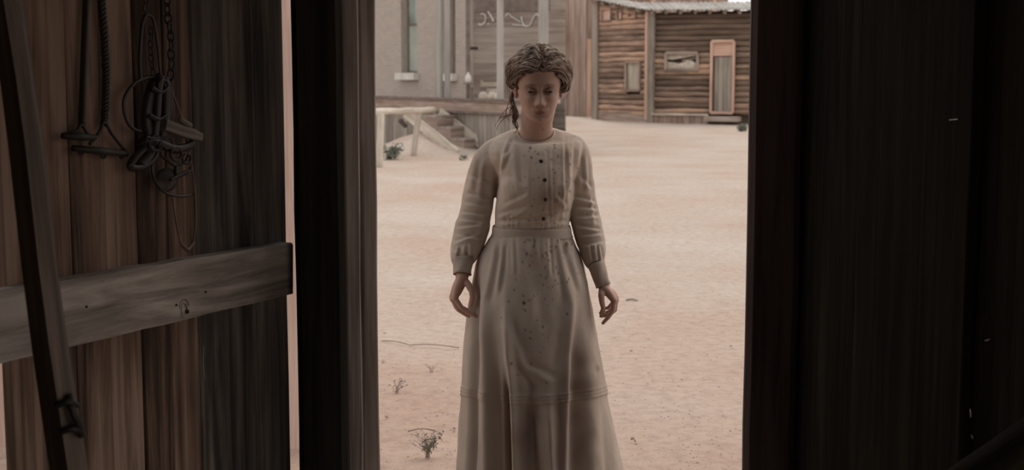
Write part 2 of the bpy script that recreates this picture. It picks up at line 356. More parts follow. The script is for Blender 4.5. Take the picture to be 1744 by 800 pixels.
# front wall: post darkened to stand in for shade, cracked jamb timbers, right jamb
wf = empty('wall_front', (-.5, 3.6, 0), kind='structure', label='front wall timbers either side of the doorway')
def post(px0, px1, py, Y, thk, mat, name='post', top=2.45, ang=0, rough=.002, tilt=0):
    a = at(px0, py, Y); b = at(px1, py, Y); c = (a+b)/2; n = Vector((math.sin(ang), -math.cos(ang), 0))
    wd = (b-a).length/math.cos(ang); c = Vector((c.x, Y, 0)) - n*thk/2
    return plank(name, c+Vector((-tilt, 0, -.02)), c+Vector((tilt, 0, top)), n, wd, thk, mat, wf, rough, 12)
post(500.5, 586, 400, 3.62, .14, M['tar'])
post(585, 614.5, 400, 3.68, .07, M['jamb'], 'jamb_board', ang=.5, tilt=.002)
post(616, 644, 400, 3.74, .07, M['jamb'], 'jamb_board', ang=.5, rough=.003, tilt=.002)
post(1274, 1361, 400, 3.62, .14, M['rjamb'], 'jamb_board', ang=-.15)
# header and wall above
plank('header', Vector((-1.2, 3.7, 2.40)), Vector((1.5, 3.7, 2.40)), Vector((0, -1, 0)), .22, .14, M['tar'], wf)
for k in range(16):
    x = -1.25 + .17*k + .085
    plank('plank', Vector((x, 3.76, 2.5)), Vector((x, 3.76, 2.64)), Vector((0, -1, 0)), .165, .025, M['shell'], wf, seg=2)

# right wall panel, receding from the jamb towards the camera
C0 = Vector((.775, 3.64, 0)); C1 = Vector((1.02, 2.55, 0)); dC = (C1-C0).normalized(); nC = Vector((dC.y, -dC.x, 0))
if nC.x > 0: nC = -nC
wr = empty('wall_right', C0, kind='structure', label='dark plank wall panel right of the doorway')
ed = [1358, 1462, 1588, 1668, 1760, 1900]
for i in range(len(ed)-1):
    pa = onplane(ed[i]+.6, 300, C0, nC); pb = onplane(ed[i+1]-.6, 300, C0, nC); c = (pa+pb)/2
    off = -nC*.014 + nC*(0, .004, .022, -.004, .004)[i]
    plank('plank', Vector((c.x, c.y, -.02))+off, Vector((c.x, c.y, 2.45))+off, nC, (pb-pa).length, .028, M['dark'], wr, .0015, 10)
for (px, py, px2, py2) in ((1616, 204.5, 1631, 203), (1678, 580, 1685, 578), (1653, 697, 1654, 710), (1655, 741, 1657, 746)):
    a = onplane(px, py, C0+nC*.02, nC); b = onplane(px2, py2, C0+nC*.028, nC)
    B = Buf(); B.caps([a, b], [.0013, .0011], 8); B.obj('nail', M['steel'], wr, True)
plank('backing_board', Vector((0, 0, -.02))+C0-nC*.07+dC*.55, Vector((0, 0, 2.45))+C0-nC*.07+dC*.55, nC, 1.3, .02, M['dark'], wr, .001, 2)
# shell outside the frame
def wallrun(root, p, q, top, mat, step=.2, skip=None, gap=.004, z0=-.02, thk=.03, nrm=None):
    p = Vector(p); q = Vector(q); Ln = (q-p).length; n = int(Ln/step); d = (q-p)/n
    nr = nrm or Vector((d.y, -d.x, 0)).normalized()
    for i in range(n):
        c = p + d*(i+.5)
        a = z0; b = top
        if skip and skip(c): a = skip(c)
        plank('plank', Vector((c.x, c.y, a)), Vector((c.x, c.y, b)), nr, d.length-gap, thk, mat, root, .002, 2)
wallrun(wl, (-1.72, 2.75, 0), (-1.9, -4.2, 0), 2.62, M['shell'], .25)
wallrun(wl, (-1.1, 2.72, 0), (-1.72, 2.72, 0), 2.62, M['shell'], .2)
wallrun(wr, (1.06, 2.35, 0), (1.9, 2.2, 0), 2.62, M['shell'], .2)
wallrun(wr, (1.95, 2.2, 0), (2.0, -4.2, 0), 2.62, M['shell'], .25, skip=lambda c: 2.56 if -3.0 < c.y < 1.95 else 0)  # planks left out beyond view to let fill light in
wb = empty('wall_back', (0, -4.2, 0), kind='structure', label='back wall of the barn')
wallrun(wb, (-1.9, -4.2, 0), (2.0, -4.2, 0), 2.62, M['shell'], .26, gap=.002)
ce = empty('ceiling', (0, 0, 2.95), kind='structure', label='boarded loft ceiling')
for k in range(27):
    y = -4.3 + k*.3 + .12
    plank('plank', Vector((-2.1, y, 2.64)), Vector((2.2, y, 2.64)), Vector((0, 0, -1)), .298, .03, M['shell'], ce, .001, 2)
wallrun(wf, (-1.75, 3.76, 0), (-1.25, 3.76, 0), 2.62, M['shell'], .24, z0=2.4)

# ============================================================= LEANING POLE (left foreground)
def leaning():
    root = empty('leaning_pole', at(160, 900, 2.3), 'dark brown squared pole leaning before the plank wall at far left', 'pole')
    Y = 2.3
    R = [(-60, 36, -60), (0, 38, -24), (130, 57, -1), (250, 75, 14), (450, 97, 36), (600, 118, 55), (800, 150, 84), (1250, 215, 150), (1560, 260, 198)]
    V = []; n = 0
    for (py, xr, xl) in R:
        r = at(xr, py, Y); l = at(xl, py, Y+.02); m_ = at(xl*.52+xr*.48, py, Y-.028); b = at((xl+xr)/2, py, Y+.05)
        r2 = at(xr-5, py, Y-.008)
        V += [l, m_, r2, r, b]; n += 1
    Fc = []
    for i in range(n-1):
        for k in range(5): Fc.append((i*5+k, i*5+(k+1) % 5, (i+1)*5+(k+1) % 5, (i+1)*5+k))
    Fc += [(4, 3, 2, 1, 0), tuple((n-1)*5+k for k in range(5))]
    p0 = at(40, 0, Y); p1 = at(115, 800, Y); m = frame(p0, p1, Vector((0, -1, 0))); inv = m.inverted()
    meshobj('shaft', [inv @ v for v in V], Fc, M['pole'], root, m)
    B = Buf()
    q = [at(118, 672, Y-.02), at(124, 700, Y-.03), at(134, 722, Y-.025), at(139, 742, Y-.015)]
    B.tube(smoothpath(q), .007, 8); B.tube(smoothpath([at(96, 690, Y-.03), at(115, 684, Y-.035), at(131, 690, Y-.02)]), .006, 8)
    B.tube(smoothpath([at(104, 735, Y-.03), at(122, 730, Y-.035), at(139, 733, Y-.02)]), .006, 8)
    o = B.obj('iron_strap', M['iron'], root, True); o['label'] = 'black iron strap'
leaning()
def rpole():
    a = at(1790, 690, 2.35); b = at(1560, 850, 2.5)
    root = empty('round_pole', b, 'dark round pole slanting across the bottom right corner', 'pole')
    d = (b-a).normalized(); a2 = a-d*.06; b2 = b+d*1.0
    k = 0
    m = frame(a2, b2, Vector((0, -1, 0))); Ln = (b2-a2).length; B = Buf()
    B.tube([((i/10-.5)*Ln, random.uniform(-.003, .003), 0) for i in range(11)], [.05+random.uniform(-.002, .002) for i in range(11)], 12)
    B.V = [v + Vector((0, -.045, 0)) for v in B.V] if (m.to_3x3() @ Vector((0, -1, 0))).z < 0 else [v + Vector((0, .045, 0)) for v in B.V]
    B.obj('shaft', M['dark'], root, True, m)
rpole()

# ============================================================= TACK hanging on the left panel
def T(px, py, off=.03): return onplane(px, py, A+nAB*off, nAB)
def stirrup(pathpx, rope, apex, l, r, tread, label, name):
    root = empty(name, T(*apex), label, 'stirrup', 'stirrups on long straps hanging from the plank wall')
    B = Buf(); P = smoothpath([T(x, y, .025) for x, y in pathpx])
    if rope:
        for ph in (0, 2.1, 4.2):
            Q = [p + dAB*(.0055*math.cos(i*.9+ph)) + nAB*(.0055*math.sin(i*.9+ph)) for i, p in enumerate(smoothpath(P, 4))]
            B.tube(Q, .0055, 6)
    else: B.tube(P, .0085, 8, flat=.35)
    B.obj('strap', M['leather'], root, True)
    B = Buf()
    B.tube(smoothpath([T(*l, .03), T((l[0]*.35+apex[0]*.65), (l[1]*.35+apex[1]*.65)+4, .035), T(*apex, .035), T((r[0]*.35+apex[0]*.65), (r[1]*.35+apex[1]*.65)+3, .035), T(*r, .03)], 5), .004, 8)
    f = B.obj('stirrup_iron', M['iron'], root, True)
    B = Buf(); a, b = tread; B.tube([T(*a, .035), T((a[0]+b[0])/2, (a[1]+b[1])/2, .042), T(*b, .035)], [.007, .009, .007], 8); B.obj('tread', M['iron'], root, True)
    return root
stirrup([(150, -60), (147, 0), (143, 100), (139, 218)], False, (139, 212), (112, 231), (160, 236), ((106, 231), (162, 234)), 'black flat strap stirrup, left of the two, with narrow tread', 'stirrup')
stirrup([(172, -60), (173, 0), (179, 80), (181, 150), (178, 212)], True, (178, 208), (152, 246), (213, 256), ((124, 252), (216, 262)), 'stirrup hanging from twisted rope strap right of the flat strap', 'stirrup')
# small rings under the stirrup treads
for i, (x, y) in enumerate(((138, 256), (176, 262), (207, 262))):
    B = Buf(); c = T(x, y, .03); B.tube([c + dAB*(.007*math.cos(a)) + Z*(.010*math.sin(a)) for a in np.linspace(0, 2*math.pi, 13)[:-1]], .0028, 6, closed=True)
    o = B.obj('iron_ring', M['iron'], None, True); tag(o, ('left', 'middle', 'right')[i]+'most of three small iron rings under the stirrup treads', 'ring', 'iron rings below stirrups')

def linkmesh(rx, rz, r):
    B = Buf(); B.tube([Vector((rx*math.cos(a), 0, rz*math.sin(a)*(1+.0))) for a in np.linspace(0, 2*math.pi, 17)[:-1]], r, 6, closed=True)
    me = bpy.data.meshes.new('link'); me.from_pydata([tuple(v) for v in B.V], [], B.F); me.materials.append(M['iron']); me.polygons.foreach_set('use_smooth', [True]*len(me.polygons)); return me
LK = linkmesh(.0075, .0145, .0028); LKs = linkmesh(.0052, .010, .002)
def chain(pts, mesh, pitch, label, off=.04):
    root = empty('chain', T(*pts[-1], off), label, 'chain')
    P = smoothpath([T(x, y, off) for x, y in pts], 20); acc = 0; k = 0; last = P[0]
    for a, b in zip(P, P[1:]):
        acc += (b-a).length
        if acc >= pitch:
            acc = 0; t = (b-a).normalized(); sx = dAB if k % 2 else (dAB*.35+nAB*.9).normalized()
            sx = (sx - t*sx.dot(t)).normalized(); m = Matrix((sx, t.cross(sx), t)).transposed().to_4x4(); m.translation = b + nAB*random.uniform(0, .004)
            link(bpy.data.objects.new('link', mesh), root, m @ Matrix.Rotation(random.uniform(-.25, .25), 4, 'Z')); k += 1
chain([(285, -50), (285, 0), (287, 40), (291, 90), (289, 140)], LK, .0205, 'large linked iron chain hanging over the bridle from above')
chain([(252, -40), (247, 22)], LKs, .015, 'short fine chain holding up the leather loop')
chain([(257, 42), (256, 80), (260, 132)], LKs, .014, 'fine chain inside the long leather loop')
def bridle():
    root = empty('bridle', T(270, 160), 'tangled dark leather bridle with bit and round blinker hung on chains', 'bridle')
    def st(pts, r, mat='leather', name='strap', off=.04, flat=.4, n=8, lab=None):
        B = Buf(); P = smoothpath([T(p[0], p[1], (p[2] if len(p) > 2 else off)) for p in pts], 7); B.tube(P, r, n, flat=flat)
        o = B.obj(name, M[mat], root, True)
        if lab: o['label'] = lab
        return o
    st([(240, 140), (238, 100), (241, 50), (246, 28), (252, 25), (261, 34), (268, 75), (273, 125), (280, 150)], .0045, flat=.7)
    st([(264, 131), (248, 133), (230, 141), (215, 160), (211, 180), (216, 205), (228, 220), (240, 224)], .0048, flat=.8, lab='dark curved leather loop')
    st([(275, 130), (262, 142), (254, 165), (250, 200), (254, 232)], .013, flat=.5, off=.045)
    st([(272, 132), (268, 160), (266, 195), (262, 232)], .011, flat=.5, off=.055)
    st([(278, 132), (281, 160), (279, 200), (272, 238)], .013, flat=.5, off=.05)
    st([(284, 136), (290, 160), (288, 190), (278, 225)], .006, flat=.6, off=.045)
    st([(259, 150), (274, 158), (286, 150)], .006, off=.062)
    st([(254, 196), (270, 204), (284, 196)], .006, off=.064)
    # leather folds at lower left
    st([(262, 232), (246, 250), (228, 270), (222, 284), (240, 286), (258, 276), (268, 262)], .009, flat=.6, off=.05)
    st([(240, 240), (254, 258), (238, 278)], .015, flat=.6, off=.045)
    st([(246, 238), (272, 244), (300, 254), (322, 248), (330, 240)], .012, flat=.6, off=.055)
    st([(272, 262), (288, 275), (300, 282), (314, 276), (322, 262)], .0045, flat=.7, off=.05)
    st([(300, 282), (302, 300), (322, 292), (325, 285)], .006, flat=.7, off=.05)
    # bit: bars and rings
    def ring(cx, cy, r, th, off=.06, name='bit_ring'):
        B = Buf(); c = T(cx, cy, off); B.tube([c + dAB*(r*math.cos(a)*1.2) + Z*(r*math.sin(a)) for a in np.linspace(0, 2*math.pi, 21)[:-1]], th, 6, closed=True); B.obj(name, M['iron'], root, True)
    ring(265, 244, .018, .003); ring(285, 243, .014, .003); ring(300, 262, .016, .0035); ring(318, 270, .012, .003); ring(278, 146, .014, .003)
    st([(254, 236), (270, 235)], .003, 'iron', 'bit_bar', .068, 1)
    st([(270, 250), (274, 240)], .003, 'iron', 'bit_bar', .068, 1)
    # wooden toggle
    a = T(278, 212, .06); b = T(341, 234, .06); o = plank('wooden_toggle', a, b, nAB, .030, .02, M['doorgrey'], root, .002, 4, .022); o['label'] = 'grey wooden toggle'
    B = Buf(); B.caps([T(308, 204, .05), T(322, 214, .055)], [.007, .009], 8); B.obj('knob', M['doorgrey'], root, True)
    # blinker disc
    B = Buf(); c = T(287, 306, .045); V = [c+nAB*.008]
    N = 24
    for rr, h in ((.45, .006), (.85, 0), (1, -.003)):
        for k in range(N):
            an = 2*math.pi*k/N; V.append(c + dAB*(.037*rr*math.cos(an)) + Z*(.029*rr*math.sin(an)) + nAB*h)
    Fc = [(0, 1+k, 1+(k+1) % N) for k in range(N)]
    for q in range(2):
        for k in range(N): Fc.append((1+q*N+k, 1+(q+1)*N+k, 1+(q+1)*N+(k+1) % N, 1+q*N+(k+1) % N))
    k0 = len(V); V += [v - nAB*.006 for v in V[1+2*N:1+3*N]]
    for k in range(N): Fc.append((1+2*N+k, k0+k, k0+(k+1) % N, 1+2*N+(k+1) % N))
    Fc.append(tuple(k0+k for k in range(N)))
    B.add(V, Fc); o = B.obj('blinker', M['doorgrey'], root, True); o['label'] = 'round grey blinker disc'
    st([(290, 306), (306, 298), (322, 290)], .004, 'iron', 'bit_bar', .055, 1)
    # curved noseband and long thin rein
    st([(262, 268), (259, 290), (266, 312), (280, 327), (296, 333), (314, 334), (329, 331)], .0035, flat=.8, name='noseband')
    st([(290, 150), (300, 175), (310, 205), (317, 236), (324, 270), (330, 310), (333, 350), (332, 395), (326, 418), (318, 426), (310, 418), (302, 390), (297, 360), (294, 336)], .0026, 'leather2', 'rein', .045, .8, lab='thin pale rein loop')
    B = Buf(); B.caps([T(311, 418, .045), T(320, 426, .045), T(329, 414, .045)], [.004, .006, .004], 8); B.obj('rein_end', M['leather2'], root, True)
bridle()

# ============================================================= PALE FENCE seen through the gaps
fr = empty('board_fence', (-2, 5.6, 0), 'pale pinkish board fence glimpsed through the gap beside the tarred post', 'fence')
for k in range(15):
    x0 = -3.1 + k*.16
    plank('board', Vector((x0+.08, 5.6, -.02)), Vector((x0+.08, 5.6, 3.0+random.uniform(-.03, .03))), Vector((0, -1, 0)), .157, .03, M['fence'], fr, .002, 3)
for z in (.5, 2.4): plank('fence_rail', Vector((-3.1, 5.64, z)), Vector((-.72, 5.64, z)), Vector((0, -1, 0)), .1, .05, M['fence'], fr)

# ============================================================= BRICK BUILDING with porch
dk = Vector((.52, -.854, 0)); nk = Vector((-.854, -.52, 0))     # along the front, outwards
W0 = Vector((-3.57, 35.4, 0)) - dk*2.5
DZ = 1.07
bb = empty('brick_building', W0, 'grey brown brick building behind the raised porch on the left', 'building')
def quadwall(name, p, q, holes, z0, z1, mat, parent, thk=.25, nrm=nk):
    """wall from p to q with rectangular holes [(t0,t1,za,zb)]; UV in metres"""
    Ln = (q-p).length; d = (q-p).normalized()
    ts = sorted({0, Ln, *[h[0] for h in holes], *[h[1] for h in holes]}); zs = sorted({z0, z1, *[h[2] for h in holes], *[h[3] for h in holes]})
    B = Buf(); uv = []
    def quad(a, b, c, e, u):
        B.add([a, b, c, e], [(0, 1, 2, 3)]); uv.extend(u)
    for i in range(len(ts)-1):
        for j in range(len(zs)-1):
            tm = (ts[i]+ts[i+1])/2; zm = (zs[j]+zs[j+1])/2
            if any(h[0] < tm < h[1] and h[2] < zm < h[3] for h in holes): continue
            P = [p+d*ts[i]+Z*zs[j], p+d*ts[i+1]+Z*zs[j], p+d*ts[i+1]+Z*zs[j+1], p+d*ts[i]+Z*zs[j+1]]
            quad(*P, [(ts[i], zs[j]), (ts[i+1], zs[j]), (ts[i+1], zs[j+1]), (ts[i], zs[j+1])])
            P2 = [v-nrm*thk for v in P]; quad(P2[3], P2[2], P2[1], P2[0], [(0, 0)]*4)
    bk = -nrm*thk
    for (t0, t1, za, zb) in holes + [(0, Ln, z0, z1)]:
        c = [p+d*t0+Z*za, p+d*t1+Z*za, p+d*t1+Z*zb, p+d*t0+Z*zb]
        for a, b in zip(c, c[1:]+c[:1]): quad(a, b, b+bk, a+bk, [(a.z, 0), (b.z+.3, 0), (b.z+.3, thk), (a.z, thk)])
    o = B.obj(name, mat, parent); l = o.data.uv_layers.new(name='UVMap')
    for i, u in enumerate(uv): l.data[i].uv = u
    return o
T1 = 2.5+1.535; T2 = 2.5+2.40
Wq = W0 + dk*(2.5+3.75)
zs_, zt = 1.66, 4.6
quadwall('wall', W0, Wq, [(T1, T2, zs_, zt)], 0, 6.5, M['brick'], bb, thk=.42)
quadwall('wall', W0-dk*9, W0, [], 0, 6.5, M['brick'], bb, thk=.42)
def window(p, d, n, t0, t1, z0, z1, parent, rec=.20, mid=None):
    mid = mid or (z0+z1)/2-.06
    fr_ = Buf(); a = p+d*t0-n*rec; b = p+d*t1-n*rec; wd = .05; ang = math.atan2(d.y, d.x); R = Matrix.Rotation(ang, 3, 'Z')
    c = (a+b)/2; Ln = (b-a).length
    fr_.box(c+Z*(z0+wd/2), (Ln, .05, wd), R); fr_.box(c+Z*(z1-wd/2), (Ln, .05, wd), R); fr_.box(c+Z*mid, (Ln, .05, .05), R)
    fr_.box(a+d*wd/2+Z*((z0+z1)/2), (wd, .05, z1-z0), R); fr_.box(b-d*wd/2+Z*((z0+z1)/2), (wd, .05, z1-z0), R)
    f = fr_.obj('window', M['reveal'], parent)
    for (za, zb, m) in ((z0+wd, mid-.025, 'shade'), (mid+.025, z1-wd, 'glass')):
        B = Buf(); B.box(c+Z*((za+zb)/2)-n*.01, (Ln-2*wd, .012, zb-za), R); B.obj('pane', M[m], f)
    B = Buf(); B.box((p+d*(t0+t1)/2)+n*.05+Z*(z0-.09), (t1-t0+.18, .2, .17), R); s = B.obj('window_sill', M['sill'], parent); s['label'] = 'white sill'
window(W0, dk, nk, T1, T2, zs_, zt, bb, mid=2.85)
# second, more oblique face of the brick building with its narrow window
e2 = at(800, 100, 31.2); e2.z = 0; d2 = (e2-Wq).normalized(); n2 = Vector((d2.y, -d2.x, 0))
if n2.x > 0: n2 = -n2
def tpx(p, d, px):
    r = (px-CX)/F/cp; # x = r*y approx
    return (r*p.y*1.0 - p.x)/(d.x - r*d.y)
ta, tb = tpx(Wq, d2, 768.5), tpx(Wq, d2, 777)
quadwall('wall', Wq, e2, [(ta, tb, 1.64, 4.8)], 0, 6.5, M['brick'], bb, nrm=n2)
window(Wq, d2, n2, ta, tb, 1.64, 4.8, bb, rec=.12)
# brick pilaster at the bend
plank('pilaster', Wq+nk*.06+Vector((0, 0, 0)), Wq+nk*.06+Z*6.5, nk, .30, .2, M['greypost'], bb, .002, 3)
# shop front with painted writing, facing the street
s0 = at(803, 100, 31.3); s1 = at(962, 100, 30.2); s0.z = s1.z = 0; ds = (s1-s0).normalized(); ns = Vector((ds.y, -ds.x, 0))
if ns.y > 0: ns = -ns
sf = empty('shop_front', s0, 'boarded shop front with white lettering between the porch posts', 'shop front')
z = DZ; k = 0
while z < 6.2:
    plank('board', s0+Z*(z+.1), s1+Z*(z+.1), ns, .203, .03, M['clap'], sf, .002, 3); z += .2; k += 1
plank('panel', s0+ns*.03+ds*.12+Z*3.42, s0+ns*.03+ds*2.0+Z*3.42, ns, .8, .02, M['reveal'], sf, .001, 2)
plank('board', s0-ns*.05+Z*.5, s1-ns*.05+Z*.5, ns, 1.1, .04, M['skirting'], sf, .002, 3)
# lettering strokes (white hand painted marks)
PL = s0+ns*.05
def stroke(pts, r=.016):
    B = Buf(); B.tube(smoothpath([onplane(x, y, PL, ns) for x, y in pts], 5), r, 6, flat=.25); B.obj('lettering', M['chalk'], sf)
stroke([(818, 24), (824, 24), (827, 30), (825, 38), (820, 42), (815, 41)])
stroke([(831, 19), (836, 27), (841, 36)]); stroke([(837, 35), (842, 35)], .012); stroke([(831, 39), (832, 42)], .012)
stroke([(861, 28), (865, 23), (871, 28), (880, 34), (886, 37)])
stroke([(888, 28), (889, 36), (893, 43), (899, 44), (904, 40), (907, 32), (911, 26), (915, 24), (918, 30), (922, 34)])
stroke([(872, 42), (886, 43), (893, 44)], .011)
# porch
pr = empty('porch', W0+nk*1.8, 'raised plank porch with posts and skirting boards in front of the brick building', 'porch')
pe0 = at(600, 166, 34.0); pe1 = at(905, 172, 26.6); pe0.z = pe1.z = 0
def edgeY(px):
    t = tpx(pe0, (pe1-pe0).normalized(), px); return (pe0 + (pe1-pe0).normalized()*t).y
dp = (pe1-pe0).normalized(); npv = Vector((dp.y, -dp.x, 0))
if npv.y > 0: npv = -npv
Lp = (pe1-pe0).length
nb = 30
for i in range(nb):            # deck boards run back from the edge
    c = pe0 + dp*(Lp*(i+.5)/nb)
    plank('deck_board', c+npv*.05+Z*(DZ-.02), c-npv*max(.3, min(3.0, (.033*c.y-c.x)/(.86-.017)))+Z*(DZ-.02), Z, Lp/nb-.01, .04, M['porch'], pr, .003, 2)
plank('fascia_board', pe0+Z*(DZ-.14), pe1+Z*(DZ-.14), npv, .19, .04, M['porch'], pr, .006, 8)
plank('edge_trim', pe0+npv*.06+Z*(DZ+.015), pe1+npv*.06+Z*(DZ+.015), npv, .05, .05, M['reveal'], pr, .004, 8)
plank('lower_trim', pe0+npv*.0+Z*(DZ-.26), pe1+npv*.0+Z*(DZ-.26), npv, .05, .06, M['reveal'], pr, .004, 8)
nb = 46
for i in range(nb):
    c = pe0 + dp*(Lp*(i+.5)/nb) - npv*.06
    plank('skirting_board', Vector((c.x, c.y, -.05)), Vector((c.x, c.y, DZ-.2)), npv, Lp/nb-.015, .025, M['skirting'], pr, .004, 2)
def ppost(px, wpx, Y, mat, z0=DZ, z1=6, square=False, lab=None):
    c = at(px, 130, Y); c.z = 0; r = wpx/2/F*Y
    if square: o = plank('porch_post', c+Z*z0, c+Z*z1, Vector((0, -1, 0)), 2*r, 2*r, M[mat], pr, .004, 6)
    else: o = logobj('porch_post', c+Z*z0, c+Z*z1, r, M[mat], pr, 10, 12)
    if lab: o['label'] = lab
    return c, r
c, r = ppost(807.5, 11, edgeY(807.5)+.2, 'pinkpost', lab='pinkish round porch post')
B = Buf(); B.tube([c+Z*2.13, c+Z*2.19], r*1.25, 12); B.obj('post_band', M['iron'], pr, True)
ppost(852, 12, edgeY(852)+.2, 'greypost', square=True); ppost(925, 17, edgeY(925)+2, 'greypost', square=True, z0=0)
ppost(941, 11, edgeY(941)+1.5, 'orangepost', z0=0, lab='orange brown round porch post')
ppost(762, 10, edgeY(762)+.2, 'greypost', square=True)
ppost(797, 7, edgeY(797)+.5, 'reveal', square=True)
# goods on the porch
def P_(px, z, Y): c = at(px, 150, Y); c.z = z; return c
tb_ = empty('porch_table', P_(815, DZ, edgeY(815)+.35), 'small dark table on the porch beside the pinkish post', 'table')
c = P_(815, 0, edgeY(815)+.35)
plank('tabletop', c+Vector((-.17, 0, DZ+.27)), c+Vector((.17, 0, DZ+.27)), Z, .3, .03, M['reveal'], tb_)
for sx in (-.14, .14):
    for sy in (-.11, .11): plank('leg', c+Vector((sx, sy, DZ)), c+Vector((sx, sy, DZ+.26)), Vector((0, -1, 0)), .035, .035, M['reveal'], tb_, seg=2)
def lathe(name, c, prof, mat, parent=None):
    B = Buf(); n = 14; V = []
    for (r, z) in prof:
        for k in range(n): V.append(c+Vector((r*math.cos(2*math.pi*k/n), r*math.sin(2*math.pi*k/n), z)))
    Fc = [(i*n+k, i*n+(k+1) % n, (i+1)*n+(k+1) % n, (i+1)*n+k) for i in range(len(prof)-1) for k in range(n)] + [tuple(range(n-1, -1, -1)), tuple((len(prof)-1)*n+k for k in range(n))]
    B.add(V, Fc); return B.obj(name, M[mat], parent, True)
o = lathe('stoneware_jug', P_(797.5, DZ+.36, edgeY(800)+.3)*1, [(.04, 0), (.065, .02), (.07, .1), (.05, .16), (.025, .19), (.03, .22)], 'sill'); tag(o, 'pale stoneware jug on a post shelf left of the pinkish post', 'jug')
pl = plank('shelf_board', P_(789, DZ+.345, edgeY(800)+.3), P_(806, DZ+.345, edgeY(800)+.3), Z, .16, .03, M['reveal'], pr)
cr = empty('slatted_crate', P_(834, DZ, edgeY(834)+.9), 'pale slatted crate standing on the porch behind her shoulder', 'crate')
c = P_(834, 0, edgeY(834)+.9)
for k in range(3): plank('slat', c+Vector((-.17, -.13, DZ+.05+k*.14)), c+Vector((.17, -.13, DZ+.05+k*.14)), Vector((0, -1, 0)), .085, .02, M['pale'], cr, seg=2); plank('slat', c+Vector((-.17, .13, DZ+.05+k*.14)), c+Vector((.17, .13, DZ+.05+k*.14)), Vector((0, 1, 0)), .085, .02, M['pale'], cr, seg=2)
for sx in (-.17, .17):
    for sy in (-.12, .12): plank('corner_post', c+Vector((sx, sy, DZ)), c+Vector((sx, sy, DZ+.42)), Vector((0, -1, 0)), .04, .04, M['step'], cr, seg=2)
for i, px in enumerate((823, 838, 850)):
    o = lathe('flour_sack', P_(px, DZ, edgeY(px)+.3), [(.06, 0), (.095, .03), (.10, .1), (.07, .16), (.03, .18)], 'pale')
    tag(o, ('white sack on the porch floor nearest the pinkish post', 'white sack on the porch floor, middle of three', 'white sack on the porch floor close to her head')[i], 'sack', 'sacks on the porch floor')

# steps: going down to the right and forwards
st_ = empty('porch_steps', (-1.3, 27.5, 0), 'worn wooden steps with pale stringer leading up to the porch', 'steps')
sd1 = Vector((.80, -.60, 0)); sw = Vector((.60, .80, 0)); top = at(722, 198, 29.0)
rise = .235; run = .36
for k in range(4):
    c = Vector((top.x, top.y, 0)) + sd1*(run*k) + Z*(top.z - rise*k)
    if c.z < .05: break
    plank('tread', c+sd1*run*.5, c+sd1*run*.5+sw*1.15, Z, run+.05, .05, M['step'], st_, .005, 4)
    q = c + sd1*(run) - Z*(rise/2)
    plank('riser', q-Z*.03, q+sw*1.15-Z*.03, sd1, rise-.02, .03, M['porch'], st_, .003, 3)
    # blocking under the tread end so that the side reads as cut steps
    plank('side_board', c-Z*(rise*.55)+sw*.02, c+sd1*run-Z*(rise*.55)+sw*.02, -sw, rise*.95, .03, M['porch'], st_, .003, 2)
a = at(690, 193, 28.7); b = at(779, 262, 27.3)
plank('stringer', a, b, Vector((-.6, -.8, 0)), .2, .05, M['pale'], st_, .012, 8)
plank('stringer', a+sw*1.15, b+sw*1.15, Vector((.6, .8, 0)), .2, .05, M['pale'], st_, .012, 8)
# dark lump painted in for the black gap under the deck behind the steps
B = Buf(); B.caps([at(683, 206, 29.9), at(690, 214, 29.9)], [.06, .05], 10); o = B.obj('dark_stone', M['void'], None, True); tag(o, 'dark stone lodged at the top of the earth heap under the porch', 'stone')

# hitching rail
hr = empty('hitching_rail', gnd(647, 285), 'pale log hitching rail with two posts at the left', 'hitching rail')
g = gnd(646, 286); logobj('post', g+Z*-.05, at(648, 193, g.y), .066, M['pale'], hr)
g2 = gnd(703, 268); t2 = at(714, 190, g2.y); logobj('post', g2-Z*.05, t2, .062, M['pale'], hr)
logobj('crossbar', at(590, 192, g.y-.7), at(738, 187, g2.y+.9), .062, M['pale'], hr, 9)

# ============================================================= CABIN
cL = at(1018, 186, 49.0); cM = at(1112, 190, 46.0); cR = at(1330, 200, 44.0)
for v in (cL, cM, cR): v.z = 0
cb = empty('log_cabin', cM, 'old log cabin with low tin roof across the street', 'cabin')
d1 = (cM-cL).normalized(); n1 = Vector((d1.y, -d1.x, 0)); d3 = (cR-cM).normalized(); n3 = Vector((d3.y, -d3.x, 0))
if n1.y > 0: n1 = -n1
if n3.y > 0: n3 = -n3
def pz(py, Y): return at(1100, py, Y).z
lh = .185
def ztop1(t): return 4.28 - (4.28-3.72)*t/(cM-cL).length
# left section
z = .30; L1 = (cM-cL).length
def tp(p, d, px): r = (px-CX)/F/cp; return (r*p.y - p.x)/(d.x - r*d.y)
def holes_runs(p, d, Ln, z, holes):
    cuts = [(h[0], h[1]) for h in holes if h[2]-.05 < z < h[3]+.05]; cuts.sort(); runs = []; t = 0
    for a, b in cuts:
        if a > t: runs.append((t, a))
        t = max(t, b)
    if t < Ln: runs.append((t, Ln))
    return [r for r in runs if r[1]-r[0] > .08]
def hl(p, d, x0, x1, y0, y1):
    Y = p.y + d.y*tp(p, d, (x0+x1)/2); return (tp(p, d, x0), tp(p, d, x1), pz(y1, Y), pz(y0, Y))
H1 = [hl(cL, d1, 1067, 1091, 106, 154), hl(cL, d1, 1025, 1041, 15, 36), hl(cL, d1, 1051, 1060, 18, 33), hl(cL, d1, 1071, 1083, 22, 30)]
while z < 4.2:
    for (a, b) in holes_runs(cL, d1, L1, z, H1):
        if z > ztop1(a)-.05: continue
        # shorten to stay below the sloping roof
        bb_ = min(b, (4.28-z)/(4.28-3.72)*L1)
        if bb_-a > .1: logobj('log', cL+d1*a+Z*z, cL+d1*bb_+Z*z, lh*.54, M['log'], cb)
    z += lh
